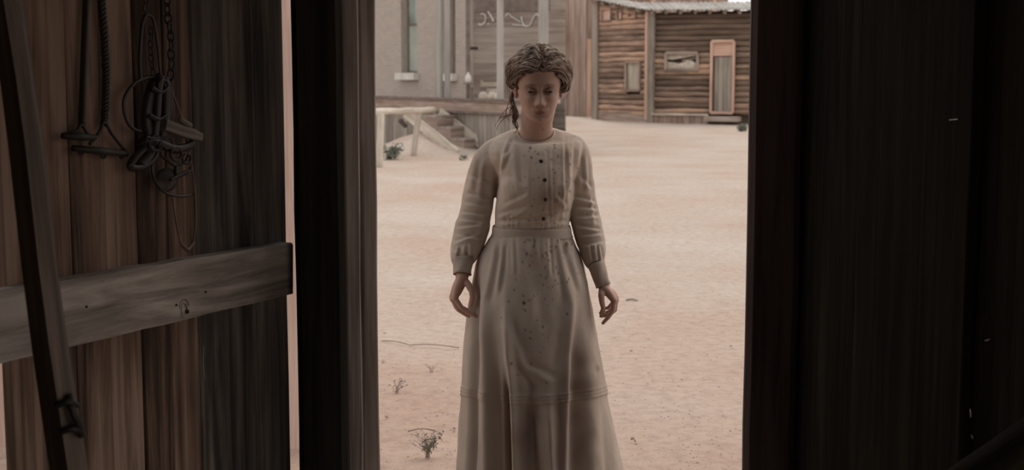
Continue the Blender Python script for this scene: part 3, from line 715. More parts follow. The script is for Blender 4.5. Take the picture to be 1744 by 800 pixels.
H3 = [hl(cM, d3, 1132, 1185, 90, 119), hl(cM, d3, 1206, 1248, 70, 192)]
L3 = (cR-cM).length; z = .42
while z < 3.75:
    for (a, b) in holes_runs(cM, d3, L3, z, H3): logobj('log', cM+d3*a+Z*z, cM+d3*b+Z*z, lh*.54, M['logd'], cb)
    z += lh
# backing walls of chinking behind logs
for (p, q, n, zt_) in ((cL, cM, n1, 3.7), (cM, cR, n3, 3.7)):
    plank('chinking', p-n*.12+Z*(zt_/2), q-n*.12+Z*(zt_/2), n, zt_, .04, M['void'], cb, .001, 2)
# foundation boards
t_ = tp(cM, d3, 1205)
plank('foundation_board', cM+n3*.14+Z*.30, cM+n3*.14+d3*t_+Z*.30, n3, .07, .1, M['pale'], cb, .01, 6)
nn = 9
for i in range(nn):
    c = cM+n3*.10+d3*(t_*(i+.5)/nn); plank('foundation_plank', Vector((c.x, c.y, -.4)), Vector((c.x, c.y, .27)), n3, t_/nn-.01, .05, M['porch'], cb, .004, 2)
plank('foundation_board', cL+n1*.06+Z*.12, cM+n1*.06+Z*.12, n1, .3, .06, M['porch'], cb, .01, 5)
# corner posts
plank('corner_post', cM+n1*.1+Z*0, cM+n1*.1+Z*3.75, (n1+n3).normalized(), .24, .14, M['skirting'], cb, .008, 6)
plank('corner_post', cL+n1*.1, cL+n1*.1+Z*4.2, n1, .34, .14, M['clap'], cb, .008, 6)
a = tp(cL, d1, 1104); o = plank('corner_board', cL+d1*a+n1*.16+Z*.1, cL+d1*a+n1*.16+Z*3.74, n1, .15, .05, M['orangepost'], cb, .008, 6); o['label'] = 'pinkish corner board'
# left small window with boarded light panel
def framed(p, d, n, h, name, fm, pm, fw=.08, sub=None):
    t0, t1, z0, z1 = h; f = plank(name, p+d*t0+n*.11+Z*(z0), p+d*t0+n*.11+Z*(z1), n, fw, .05, M[fm], cb, .006, 3)
    plank('frame_board', p+d*t1+n*.11+Z*z0, p+d*t1+n*.11+Z*z1, n, fw, .05, M[fm], f, .006, 3)
    plank('frame_board', p+d*t0+n*.12+Z*z1, p+d*t1+n*.12+Z*z1, n, fw, .05, M[fm], f, .006, 3)
    plank('frame_board', p+d*t0+n*.12+Z*z0, p+d*t1+n*.12+Z*z0, n, fw, .05, M[fm], f, .006, 3)
    if pm: plank('panel', p+d*(t0+t1)/2+n*.03+Z*z0, p+d*(t0+t1)/2+n*.03+Z*z1, n, t1-t0, .03, M[pm], f, .003, 3)
    return f
f = framed(cL, d1, n1, H1[0], 'window', 'porch', 'pale'); f['label'] = 'boarded small window'
for h in H1[1:]:
    framed(cL, d1, n1, h, 'window', 'log', 'pinkpost', .05)
# torn window on the front
f = framed(cM, d3, n3, H3[0], 'window', 'step', None, .10); f['label'] = 'broken window with torn pale cloth'
t0, t1, z0, z1 = H3[0]
def ragged(us, vs0, vs1, mat='step'):
    V = []; n = len(us)
    for u, a, b in zip(us, vs0, vs1):
        for q in (a, b):
            p = cM+d3*(t0+(t1-t0)*u)+n3*(.06+.02*math.sin(u*17))+Z*(z0+(z1-z0)*q); V += [p, p-n3*.008]
    Fc = []
    for i in range(n-1):
        k = i*4; Fc += [(k, k+4, k+6, k+2), (k+1, k+3, k+7, k+5), (k, k+1, k+5, k+4), (k+2, k+6, k+7, k+3)]
    return meshobj('torn_cloth', V, Fc, M[mat], f)
ragged([0, .2, .4, .6, .8, 1], [.62, .60, .66, .72, .80, .82], [1, 1, 1, 1, 1, 1], 'pale')
ragged([0, .2, .4, .55, .7, .85, 1], [0, 0, 0, 0, 0, .05, 0], [.48, .45, .38, .45, .62, .5, .3], 'pale')
ragged([.5, .65, .8, .95, 1], [.52, .5, .58, .66, .6], [.6, .64, .70, .76, .8])
# door
t0, t1, z0, z1 = H3[1]
dr = framed(cM, d3, n3, (t0+.05, t1-.05, z0, z1), 'door_frame', 'orangepost', None, .09)
zl = pz(97, 45.3)
plank('transom', cM+d3*(t0+.1)+n3*.06+Z*(zl+z1)/2, cM+d3*(t1-.1)+n3*.06+Z*(zl+z1)/2, n3, z1-zl-.06, .04, M['orangepost'], dr, .004, 2)
for k in range(4):
    u = t0+.13+(t1-t0-.26)*(k+.5)/4
    plank('door_board', cM+d3*u+n3*.02+Z*z0, cM+d3*u+n3*.02+Z*zl, n3, (t1-t0-.26)/4-.008, .04, M['skirting'], dr, .003, 2)
plank('door_step', cM+d3*(t0-.02)+n3*.35+Z*.18, cM+d3*(t1+.25)+n3*.35+Z*.18, Z, .5, .16, M['step'], cb, .01, 4)
# tin roof in overlapping sheets + rafters tails
def roof():
    e0 = cL + n1*.35 - d1*.25; e1 = cM + (n1+n3).normalized()*.45; e2 = cR + n3*.45
    def eave(f):       # f 0..1 whole front
        if f < .36: g = f/.36; p = e0.lerp(e1, g); z_ = 4.40-(4.40-3.80)*g
        else: g = (f-.36)/.64; p = e1.lerp(e2, g); z_ = 3.80-.10*g
        return Vector((p.x, p.y, z_))
    n = 22
    for i in range(n):
        a = eave(i/n); b = eave((i+1)/n); up = Vector((.0, 2.6, .36 + .0*i))
        up2 = Vector((0, 2.6, .36)); V = []; m_ = 6
        for k in range(m_+1):
            g = k/m_; p = a.lerp(b, g*1.06) + Z*(.022*math.cos(g*math.pi*4)+random.uniform(-.012, .012)); V += [p, p+up2*.5+Z*.03, p+up2*1.0+Z*random.uniform(-.01, .01), p-Z*.03, p+up2-Z*.03]
        Fc = []
        for k in range(m_):
            q = k*5; Fc += [(q, q+5, q+6, q+1), (q+1, q+6, q+7, q+2), (q+3, q+8, q+5, q), (q+8, q+3, q+4, q+9)]
        Fc += [(0, 1, 2, 4, 3), tuple(m_*5+j for j in (3, 4, 2, 1, 0))]
        meshobj('roof_sheet', V, Fc, M['tin'], cb, smooth=False)
    for i in range(14):
        p = eave((i+.5)/14) - Z*.10 + Vector((0, .12, 0)); plank('rafter', p, p+Vector((0, 1.2, .17)), Z, .09, .11, M['clap'], cb, .003, 2)
roof()

# ============================================================= TALL BARN behind the cabin
bn = empty('tall_barn', at(960, 190, 53), 'tall reddish brown plank barn rising behind the log cabin', 'barn')
b0 = at(930, 190, 52.5); b1 = at(1236, 190, 55); b0.z = b1.z = 0; db = (b1-b0).normalized(); nb_ = Vector((db.y, -db.x, 0))
if nb_.y > 0: nb_ = -nb_
n = 34; Lb = (b1-b0).length
for i in range(n):
    c = b0+db*(Lb*(i+.5)/n) + nb_*random.uniform(0, .03)
    zb = 4.75 if c.x*F/c.y+CX > 1015 else 8
    plank('wall_board', Vector((c.x, c.y, -.1)), Vector((c.x, c.y, 8)), nb_, Lb/n-.012, .04, M['barn'], bn, .006, 4)
for px, zz in ((1003, 3), (1110, 8), (1215, 8)):
    c = at(px, 130, 52.6); plank('batten', Vector((c.x, c.y, 0)), Vector((c.x, c.y, zz)), nb_, .16, .06, M['orangepost'], bn, .004, 3)
wallrun(bn, (b1.x, b1.y, 0), (b1.x, b1.y+8, 0), 8, M['barn'], .5)
wallrun(bn, (b0.x, b0.y+8, 0), (b0.x, b0.y, 0), 8, M['barn'], .5)

# ============================================================= PLANTS, TWIGS, STONES
def weed(px, py, hpx, wpx, label, name='dry_weed', leaf='sage', stem='twig', ns=9, nl=50, lr=.006, low=False, cat='weed'):
    g = gnd(px, py); s = g.y/F; root = empty(name, g, label, cat); B = Buf(); Lf = Buf(); tips = []
    for k in range(ns):
        a = random.uniform(0, 2*math.pi); h = hpx*s*random.uniform(.5, 1); r = wpx/2*s*random.uniform(.3, 1)
        p = [g + Vector((random.uniform(-.01, .01), random.uniform(-.01, .01), -.005)), g + Vector((math.cos(a)*r*.35, math.sin(a)*r*.35, h*.55)), g + Vector((math.cos(a)*r, math.sin(a)*r, h*(.75 if low else 1)))]
        P = smoothpath(p, 4); B.tube(P, [max(.0008, s*.35)*(1-.5*i/len(P)) for i in range(len(P))], 5)
        if random.random() < .8:
            q = P[4]; a2 = a+random.uniform(-1, 1); B.tube([q, q+Vector((math.cos(a2)*r*.4, math.sin(a2)*r*.4, h*.3))], [s*.3, s*.15], 4)
        tips.append(P)
    B.obj('stem', M[stem], root)
    for k in range(nl):
        P = random.choice(tips); c = random.choice(P[3:]) + Vector([random.uniform(-1, 1)*lr*1.5 for _ in range(3)])
        R = Matrix.Rotation(random.uniform(0, 6.28), 3, Vector((random.random(), random.random(), random.random()+.1)))
        L_ = lr*random.uniform(.6, 1.4)
        Lf.add([c+R @ Vector(v) for v in ((-L_, 0, 0), (0, -L_*.4, L_*.1), (L_, 0, 0), (0, L_*.4, L_*.1), (0, 0, -L_*.15))], [(0, 1, 2, 3), (0, 4, 1), (1, 4, 2), (2, 4, 3), (3, 4, 0)])
    o = Lf.obj('leaves', M[leaf], root); o['kind'] = 'stuff'
    return root
weed(728, 778, 46, 60, 'dry grey weed on the sand nearest the bottom left of doorway', ns=30, nl=150, lr=.008)
weed(676, 668, 22, 38, 'low green weed on sand beside the left jamb', ns=9, nl=60, lr=.006)
weed(735, 636, 16, 26, 'small wiry dry weed further back left of her skirt', ns=8, nl=14, lr=.004)
weed(665, 272, 24, 46, 'grey green brush growing behind the hitching rail posts', 'sage_bush', ns=22, nl=260, lr=.045, cat='bush')
weed(775, 226, 20, 18, 'small green bush against the porch skirting beyond the steps', 'sage_bush', ns=14, nl=120, lr=.04, cat='bush')
weed(822, 238, 28, 34, 'grey bush against the skirting just left of her shoulder', 'sage_bush', ns=18, nl=160, lr=.045, cat='bush')
weed(790, 272, 8, 20, 'tiny low bush at the foot of the porch steps', 'sage_bush', ns=10, nl=60, lr=.03, cat='bush')
weed(1263, 224, 10, 26, 'low dark bush on the street by the right jamb', 'sage_bush', ns=16, nl=150, lr=.05, cat='bush')
def twig(px0, py0, px1, py1, label, r=.002):
    a = gnd(px0, py0, .012); b = gnd(px1, py1, .012); B = Buf(); m_ = (a+b)/2+Vector((0, .01, .008))
    B.tube(smoothpath([a, m_, b], 4), r, 6); o = B.obj('twig', M['twig'], None, True); tag(o, label, 'twig')
twig(695, 734, 741, 733, 'thin straight twig lying behind the dry grey weed', .003)
twig(650, 580, 700, 588, 'long thin twig on sand by the left jamb', .003)
twig(700, 587, 782, 592, 'long thin twig running towards her skirt on the left', .003)
twig(1066, 511, 1086, 512, 'short dark twig right of her ringed hand', .006)
twig(1075, 748, 1082, 751, 'stub of twig at the bottom right beside her hem', .004)
lab = ['right of the skirt beneath her hand', 'right of the skirt, middle distance', 'midway between skirt and right jamb', 'near the right jamb', 'by the left jamb low down', 'left of the hem', 'lower left under the green weed', 'by the left jamb beside the twig']
for (px, py), l in zip(((1075, 598), (1105, 637), (1162, 648), (1245, 590), (652, 618), (774, 730), (659, 711), (655, 568)), lab):
    g = gnd(px, py); bm = bmesh.new(); bmesh.ops.create_icosphere(bm, subdivisions=2, radius=.009)
    for v in bm.verts: v.co *= 1+.35*noise.noise(v.co*90+g); v.co.z *= .6
    me = bpy.data.meshes.new('pebble'); bm.to_mesh(me); bm.free(); me.materials.append(M['rock'])
    o = link(bpy.data.objects.new('pebble', me), None, Matrix.Translation(g+Z*.004)); tag(o, 'small sandy pebble '+l, 'pebble', 'pebbles on the sand')
# loose grit: countless crumbs of earth
def grit():
    B = Buf()
    for k in range(2600):
        y = 5.2 + 16*random.random()**1.8; x = random.uniform(-.12, .19)*y
        r = random.uniform(.0015, .0045)*(1+y*.03); c = Vector((x, y, .022*noise.noise(Vector((x*.8, y*.8, 0))) + .012*noise.noise(Vector((x*3.1, y*3.1, 5))) + r*.2))
        a = random.uniform(0, 6); V = [c+Vector((r*math.cos(a+i*1.57)*random.uniform(.7, 1.4), r*math.sin(a+i*1.57), 0)) for i in range(4)] + [c+Z*r*.8]
        B.add(V, [(0, 1, 4), (1, 2, 4), (2, 3, 4), (3, 0, 4)])
    o = B.obj('grit', M['rock']); tag(o, 'loose crumbs of earth scattered over the sand street', 'grit', kind='stuff')
grit()
# ============================================================= THE WOMAN
YW = 4.3
person = empty('person', (at(905, 400, YW).x, YW, 0), 'young woman in a stained pale buttoned linen dress standing outside the doorway, hair pinned up', 'person')
def W(px, py, dy=0.0): return at(px, py, YW+dy)
def g2(x, z, x0, z0, sx, sz): return math.exp(-((x-x0)/sx)**2 - ((z-z0)/sz)**2)
HT = [(-.120, .002, -.066, -.058), (-.117, .014, -.080, -.045), (-.110, .030, -.086, -.03), (-.100, .040, -.0885, -.01), (-.085, .0495, -.088, .02), (-.068, .057, -.087, .045), (-.048, .0625, -.088, .065),
      (-.025, .066, -.0885, .080), (0, .0695, -.087, .092), (.030, .0725, -.091, .098), (.060, .0715, -.086, .095), (.085, .062, -.070, .080), (.103, .043, -.045, .055), (.113, .020, -.018, .026), (.116, .002, -.002, .006)]
HTz = [h[0] for h in HT]
def headbase(z):
    return [float(np.interp(z, HTz, [h[k] for h in HT])) for k in (1, 2, 3)]
def facedisp(x, z):
    d = 0.0; ax = abs(x)
    # nose
    t = max(0, min(1, (.010 - z)/.052))
    if z > -.056:
        wd = .0065 + .005*t; amp = .0035 + .0175*t**1.25
        if z < -.042: amp *= max(0, 1-((-.042-z)/.013)**1.6)
        if z > .002: amp *= math.exp(-((z-.002)/.016)**2)
        d += amp*math.exp(-(x/wd)**2)
    d += .0085*g2(ax, z, .0125, -.0455, .006, .006)
    d -= .003*g2(ax, z, .0185, -.050, .004, .008)
    # brow, sockets, lids
    d += .0060*g2(ax, z, .030, .021, .020, .007) + .002*g2(x, z, 0, .022, .012, .008)
    d -= .0125*g2(ax, z, .029, .002, .0155, .0120) + .004*g2(ax, z, .013, .001, .006, .010)
    d += .0065*g2(ax, z, .031, .001, .0125, .0065)
    d -= .0022*g2(ax, z, .031, .0085, .014, .0016)      # lid crease
    d -= .0015*g2(ax, z, .030, -.013, .013, .003)
    # cheek, naso-labial, mouth
    d += .0045*g2(ax, z, .042, -.030, .017, .016)
    d -= .002*g2(ax, z, .030, -.062, .006, .014)
    d += .0055*g2(x, z, 0, -.071, .026, .012)
    d -= .0016*g2(x, z, 0, -.0635, .0035, .006)
    d += .0036*g2(ax, z, .006, -.0715, .011, .0030)
    d += .0048*g2(x, z, 0, -.0815, .0145, .0038)
    d -= .0042*g2(x, z, 0, -.0762, .0225, .0014)
    d -= .002*g2(ax, z, .0235, -.076, .003, .003)
    d -= .0035*g2(x, z, 0, -.0905, .016, .004)
    d += .005*g2(x, z, 0, -.104, .014, .009)
    d += .003*g2(x, z, 0, .055, .035, .025)
    return d
HM = Matrix.Translation(W(917.5, 146.5, -.075)) @ Matrix.Rotation(math.radians(11), 4, 'X') @ Matrix.Rotation(math.radians(2), 4, 'Z') @ Matrix.Scale(.955, 4)
def headgrid():
    V = []; nz = 150; na = 160
    for j in range(nz+1):
        z = -.120 + .236*j/nz; hw, yf, yb = headbase(z); cy = (yf+yb)/2; hy = (yb-yf)/2
        for i in range(na):
            a = 2*math.pi*i/na; ca, sa = math.cos(a), math.sin(a); e = 2/2.25
            x = hw*math.copysign(abs(ca)**e, ca); y = cy + hy*math.copysign(abs(sa)**e, sa)
            if sa < 0: y -= facedisp(x, z)*min(1, abs(sa)*2.2)
            V.append((x, y, z*.90 if z < 0 else z))
    Fc = [(j*na+i, j*na+(i+1) % na, (j+1)*na+(i+1) % na, (j+1)*na+i) for j in range(nz) for i in range(na)]
    Fc += [tuple(range(na-1, -1, -1)), tuple(nz*na+k for k in range(na))]
    return V, Fc
def remesh(B, size, smooth_it=1):
    me = bpy.data.meshes.new('tmp'); me.from_pydata([tuple(v) for v in B.V], [], B.F); me.update()
    o = bpy.data.objects.new('tmp', me); COL.objects.link(o)
    md = o.modifiers.new('r', 'REMESH'); md.mode = 'VOXEL'; md.voxel_size = size
    if smooth_it: s = o.modifiers.new('s', 'SMOOTH'); s.factor = .5; s.iterations = smooth_it
    dg = bpy.context.evaluated_depsgraph_get(); m2 = bpy.data.meshes.new_from_object(o.evaluated_get(dg))
    bpy.data.objects.remove(o); bpy.data.meshes.remove(me); return m2
def getco(me):
    a = np.empty(len(me.vertices)*3, 'f'); me.vertices.foreach_get('co', a); return a.reshape(-1, 3).astype('f8')
def setco(me, a): me.vertices.foreach_set('co', a.astype('f').ravel()); me.update()
def normals(me):
    a = np.empty(len(me.vertices)*3, 'f'); me.vertex_normals.foreach_get('vector', a); return a.reshape(-1, 3).astype('f8')
def set_stain_shade(me, r, g=None):
    at_ = me.color_attributes.new('stain', 'FLOAT_COLOR', 'POINT'); c = np.zeros((len(me.vertices), 4), 'f'); c[:, 0] = np.clip(r, 0, 1)
    if g is not None: c[:, 1] = np.clip(g, 0, 1)
    c[:, 3] = 1; at_.data.foreach_set('color', c.ravel())
def finish(me, name, mat, parent):
    me.name = name; me.materials.clear(); me.materials.append(mat); me.polygons.foreach_set('use_smooth', [True]*len(me.polygons))
    return link(bpy.data.objects.new(name, me), parent)
# ---- body: head, neck, trunk, arms, hands, legs as one surface
def body():
    B = Buf(); V, Fc = headgrid(); B.add([HM @ Vector(v) for v in V], Fc)
    # ears
    for s in (-1, 1):
        ear = []
        for (y, z, r) in ((.004, -.030, .005), (-.004, -.018, .006), (-.002, .002, .0055), (.006, .020, .006), (.018, .024, .006), (.026, .012, .0055), (.022, -.008, .005), (.010, -.026, .005)):
            ear.append(HM @ Vector((s*(.073+.009*(y > .01)), y+.006, z-.008)))
        B.caps(smoothpath(ear, 3), [.0045]*(7*3+1), 10)
        B.caps([HM @ Vector((s*.068, .010, -.024)), HM @ Vector((s*.071, .018, .006))], [.009, .012], 10)
    nb_ = W(912, 232, .0)
    B.caps([HM @ Vector((0, .012, -.02)), HM @ Vector((0, .016, -.085)), W(914, 206, -.03), W(913, 225, -.01), W(912, 246, .01)], [.055, .053, .050, .052, .050], 32)
    B.caps([W(905, 262, .02), W(905, 310, .02), W(905, 370, .02), W(905, 430, .03), W(905, 460, .04)], [.085, .09, .075, .075, .075], 24)
    B.caps([W(872, 266, .02), W(908, 256, .01), W(952, 264, .02)], [.024, .04, .024], 16)
    # arms
    B.caps([W(852, 272, .01), W(825, 330, .015), W(810, 385, .005), W(796, 430, -.03), W(788, 462, -.055), W(786.5, 474, -.06)], [.026, .030, .027, .025, .0225, .0205], 20)
    B.caps([W(974, 272, .01), W(990, 330, .015), W(999, 385, .01), W(1014, 440, -.03), W(1027, 480, -.055), W(1029.5, 492, -.06)], [.025, .028, .025, .023, .0195, .0185], 20)
    for s in (-1, 1):
        h = Vector((nb_.x+s*.09, YW, .88)); k = Vector((nb_.x+s*.095, YW-.02, .48)); a = Vector((nb_.x+s*.09, YW+.02, .08)); f = Vector((nb_.x+s*.10, YW-.13, .045))
        B.caps([W(905+s*30, 450, .01), h, k, a], [.07, .07, .05, .038], 16); B.caps([a+Vector((0, .03, -.03)), f], [.038, .035], 12)
    # her right hand (left in the photo)
    d = -.06; H = []
    mcp = [(775, 508, d-.030, .0108), (771.5, 509, d-.010, .0112), (770.5, 506, d+.012, .0108), (772.5, 500, d+.031, .0098)]
    for (x, y, z, r) in mcp: B.caps([W(787, 472, d+(z-d)*.5), W((787+x)/2-2, (472+y)/2, d+(z-d)*.8), W(x, y, z)], [.017, .0135, r], 14)
    B.caps([W(786, 478, d), W(777, 497, d)], [.019, .017], 14)
    def finger(pts, r0, r1):
        P = [W(*p) for p in pts]; n = len(P); B.caps(P, [r0+(r1-r0)*i/(n-1) for i in range(n)], 14)
    finger([(775, 508, d-.030), (786, 524, d-.036), (798, 532, d-.036), (811.5, 539, d-.033)], .0092, .0062)
    finger([(771.5, 509, d-.010), (781, 527, d-.014), (795, 536, d-.012), (809, 541.5, d-.009)], .0094, .0064)
    finger([(770.5, 506, d+.012), (777, 523, d+.010), (790, 532, d+.012), (803, 537, d+.013)], .0090, .0062)
    finger([(772.5, 500, d+.031), (777, 514, d+.032), (787, 523, d+.032), (797, 528, d+.030)], .0080, .0056)
    finger([(790, 476, d-.012), (798, 485, d-.026), (803.5, 496, d-.034), (804.5, 508, d-.036), (802, 519, d-.035)], .0125, .0068)
    # her left hand (right in the photo)
    mcp = [(1046, 512, d-.028, .0105), (1048.5, 511, d-.008, .0108), (1048.5, 507, d+.013, .0105), (1046, 501, d+.031, .0095)]
    for (x, y, z, r) in mcp: B.caps([W(1030, 492, d+(z-d)*.5), W((1030+x)/2+1, (492+y)/2, d+(z-d)*.8), W(x, y, z)], [.0155, .0125, r], 14)
    finger([(1046, 512, d-.028), (1044, 529, d-.036), (1036, 540, d-.040), (1027, 550, d-.038)], .0088, .0056)
    finger([(1048.5, 511, d-.008), (1047, 528, d-.014), (1037, 536, d-.018), (1023.5, 538, d-.018)], .0090, .0060)
    finger([(1048.5, 507, d+.013), (1046, 523, d+.010), (1036, 532, d+.006), (1023, 533, d+.004)], .0086, .0060)
    finger([(1046, 501, d+.031), (1044, 515, d+.032), (1036, 524, d+.030), (1026, 526, d+.028)], .0078, .0054)
    finger([(1026, 492, d-.012), (1024, 502, d-.028), (1025, 514, d-.036), (1027.5, 525, d-.038), (1024, 534, d-.036)], .0118, .0062)
    me = remesh(B, .0023, 1)
    co = getco(me); inv = np.array(HM.inverted()); l = (np.c_[co, np.ones(len(co))] @ inv.T)[:, :3]; x, y, z = l[:, 0], l[:, 1], l[:, 2]; z = np.where(z < 0, z/.90, z)
    head = (z > -.125) & (z < .12) & (np.abs(x) < .1) & (y < -.03)
    G = lambda x0, z0, sx, sz: np.exp(-((np.abs(x)-x0)/sx)**2-((z-z0)/sz)**2)
    r = np.zeros(len(co)); g = np.zeros(len(co))
    r += 1.0*np.exp(-(x/.0215)**4-((z+.0725-.0012*np.cos(x*300))/.0042)**4) + 1.0*np.exp(-(x/.018)**4-((z+.081)/.0042)**4)
    r += .30*G(.038, -.034, .022, .018) + .25*G(0, -.045, .012, .01) + .35*G(.030, -.004, .015, .008) + .18*G(.0, .04, .1, .03)
    g += .75*np.exp(-((np.abs(x)-.031)/.0155)**4-((z-.0215+((np.abs(x)-.028)/.018)**2*.004)/.0034)**2)
    g += .85*np.exp(-(x/.021)**4-((z+.0762)/.0011)**2)
    g += .9*G(.0085, -.0535, .0036, .0024)
    g += .22*G(.030, .003, .015, .010)  # shade of mouth crease, nostrils and eye sockets painted into the skin
    r *= head; g *= head
    # dirt and small marks on skin
    px, py = proj(co)
    for (cx, cy_, s_) in ((925, 220, 2.2), (921, 213, 1.2)):
        r += .8*np.exp(-((px-cx)**2+(py-cy_)**2)/s_**2)
    ear_ = (np.abs(x) > .0675) & (z < .03) & (z > -.045) & (y > -.02) & (y < .05); r = np.where(ear_, .55, r)  # red glow of backlit ears painted into the skin colour
    hands = (py > 465) & (py < 560) & (co[:, 1] < YW) & ((px < 817) | (px > 1012)) ; r = np.where(hands, .22, r)
    set_stain_shade(me, r, g)
    b = finish(me, 'body', M['skin'], person)
    # eyes
    for s in (-1, 1):
        c = Vector((s*.031, -.0780, -.0012)); bm = bmesh.new(); bmesh.ops.create_uvsphere(bm, u_segments=20, v_segments=14, radius=.0113)
        me2 = bpy.data.meshes.new('eye'); bm.to_mesh(me2); bm.free(); me2.materials.append(M['eyewhite']); me2.materials.append(M['iris'])
        for p in me2.polygons:
            p.use_smooth = True; cc = p.center
            if (Vector(cc)/.0113).dot(Vector((s*-.05, -.95, -.30)).normalized()) > .885: p.material_index = 1
        link(bpy.data.objects.new('eye', me2), person, HM @ Matrix.Translation(c))
        L = Buf()
        def ls(x, z): # on the eye surface
            return HM @ Vector((s*x, -.0795-.0122*math.sqrt(max(.05, 1-((x-.031)/.0135)**2-((z-.0005)/.0135)**2))-.0006, z))
        L.tube([ls(.0195+.0225*t, -.0010+.0026*math.sin(math.pi*(t*.9+.05))-.0012*t) for t in np.linspace(0, 1, 11)], [.0005+.0015*math.sin(math.pi*min(1, t+.15)) for t in np.linspace(0, .9, 11)], 6)
        L.obj('eyelashes', M['button'], person, True)
        # lids: skin folds over the ball
        U = Buf()
        for zz, rr in ((.0034, .0019), (.0056, .0022), (.0078, .0018)): U.tube([ls(.0185+.025*t, zz*math.sin(math.pi*(t*.85+.075))**.6-.0005) for t in np.linspace(0, 1, 11)], [rr*(.35+.65*math.sin(math.pi*t)) for t in np.linspace(0, 1, 11)], 8)
        U.tube([ls(.0195+.023*t, -.0058*math.sin(math.pi*(t*.85+.075))) for t in np.linspace(0, 1, 11)], [.0018*(.35+.65*math.sin(math.pi*t)) for t in np.linspace(0, 1, 11)], 8)
        u = U.obj('eyelid', M['skin'], person, True); set_stain_shade(u.data, np.full(len(u.data.vertices), .35), np.full(len(u.data.vertices), .30))
body()

# ---- dress
def applyfolds(co, nr, folds, px, py, w=None):
    """folds: (x0,y0,x1,y1,width px, amp m, kind) creases in the cloth; kind 0 ridge, 1 step ridge+valley"""
    d = np.zeros(len(co))
    for (x0, y0, x1, y1, wd, amp, kd) in folds:
        dx, dy = x1-x0, y1-y0; L = math.hypot(dx, dy); ux, uy = dx/L, dy/L
        s = (px-x0)*ux + (py-y0)*uy; q = (px-x0)*(-uy) + (py-y0)*ux
        e = np.clip(s/L, -.5, 1.5); taper = np.exp(-np.maximum(0, np.abs(e-.5)-.32)**2/.02)
        g = np.exp(-(q/wd)**2) if kd == 0 else (q/wd)*np.exp(-(q/wd)**2)*1.6
        d += amp*g*taper
    if w is not None: d *= w
    return co + nr*d[:, None]
def vnoise(co, sc, seed=0): return np.array([noise.noise(Vector((a*sc[0]+seed, b*sc[1], c*sc[2]))) for a, b, c in co])
def dense(rows, k=4):
    A_ = np.array(rows, float); out = []
    for i in range(len(A_)-1):
        a = A_[max(i-1, 0)]; b = A_[i]; c = A_[i+1]; d = A_[min(i+2, len(A_)-1)]
        for q in range(k):
            t = q/k; out.append(.5*((2*b)+(c-a)*t+(2*a-5*b+4*c-d)*t*t+(3*b-a-3*c+d)*t**3))
    out.append(A_[-1]); return out
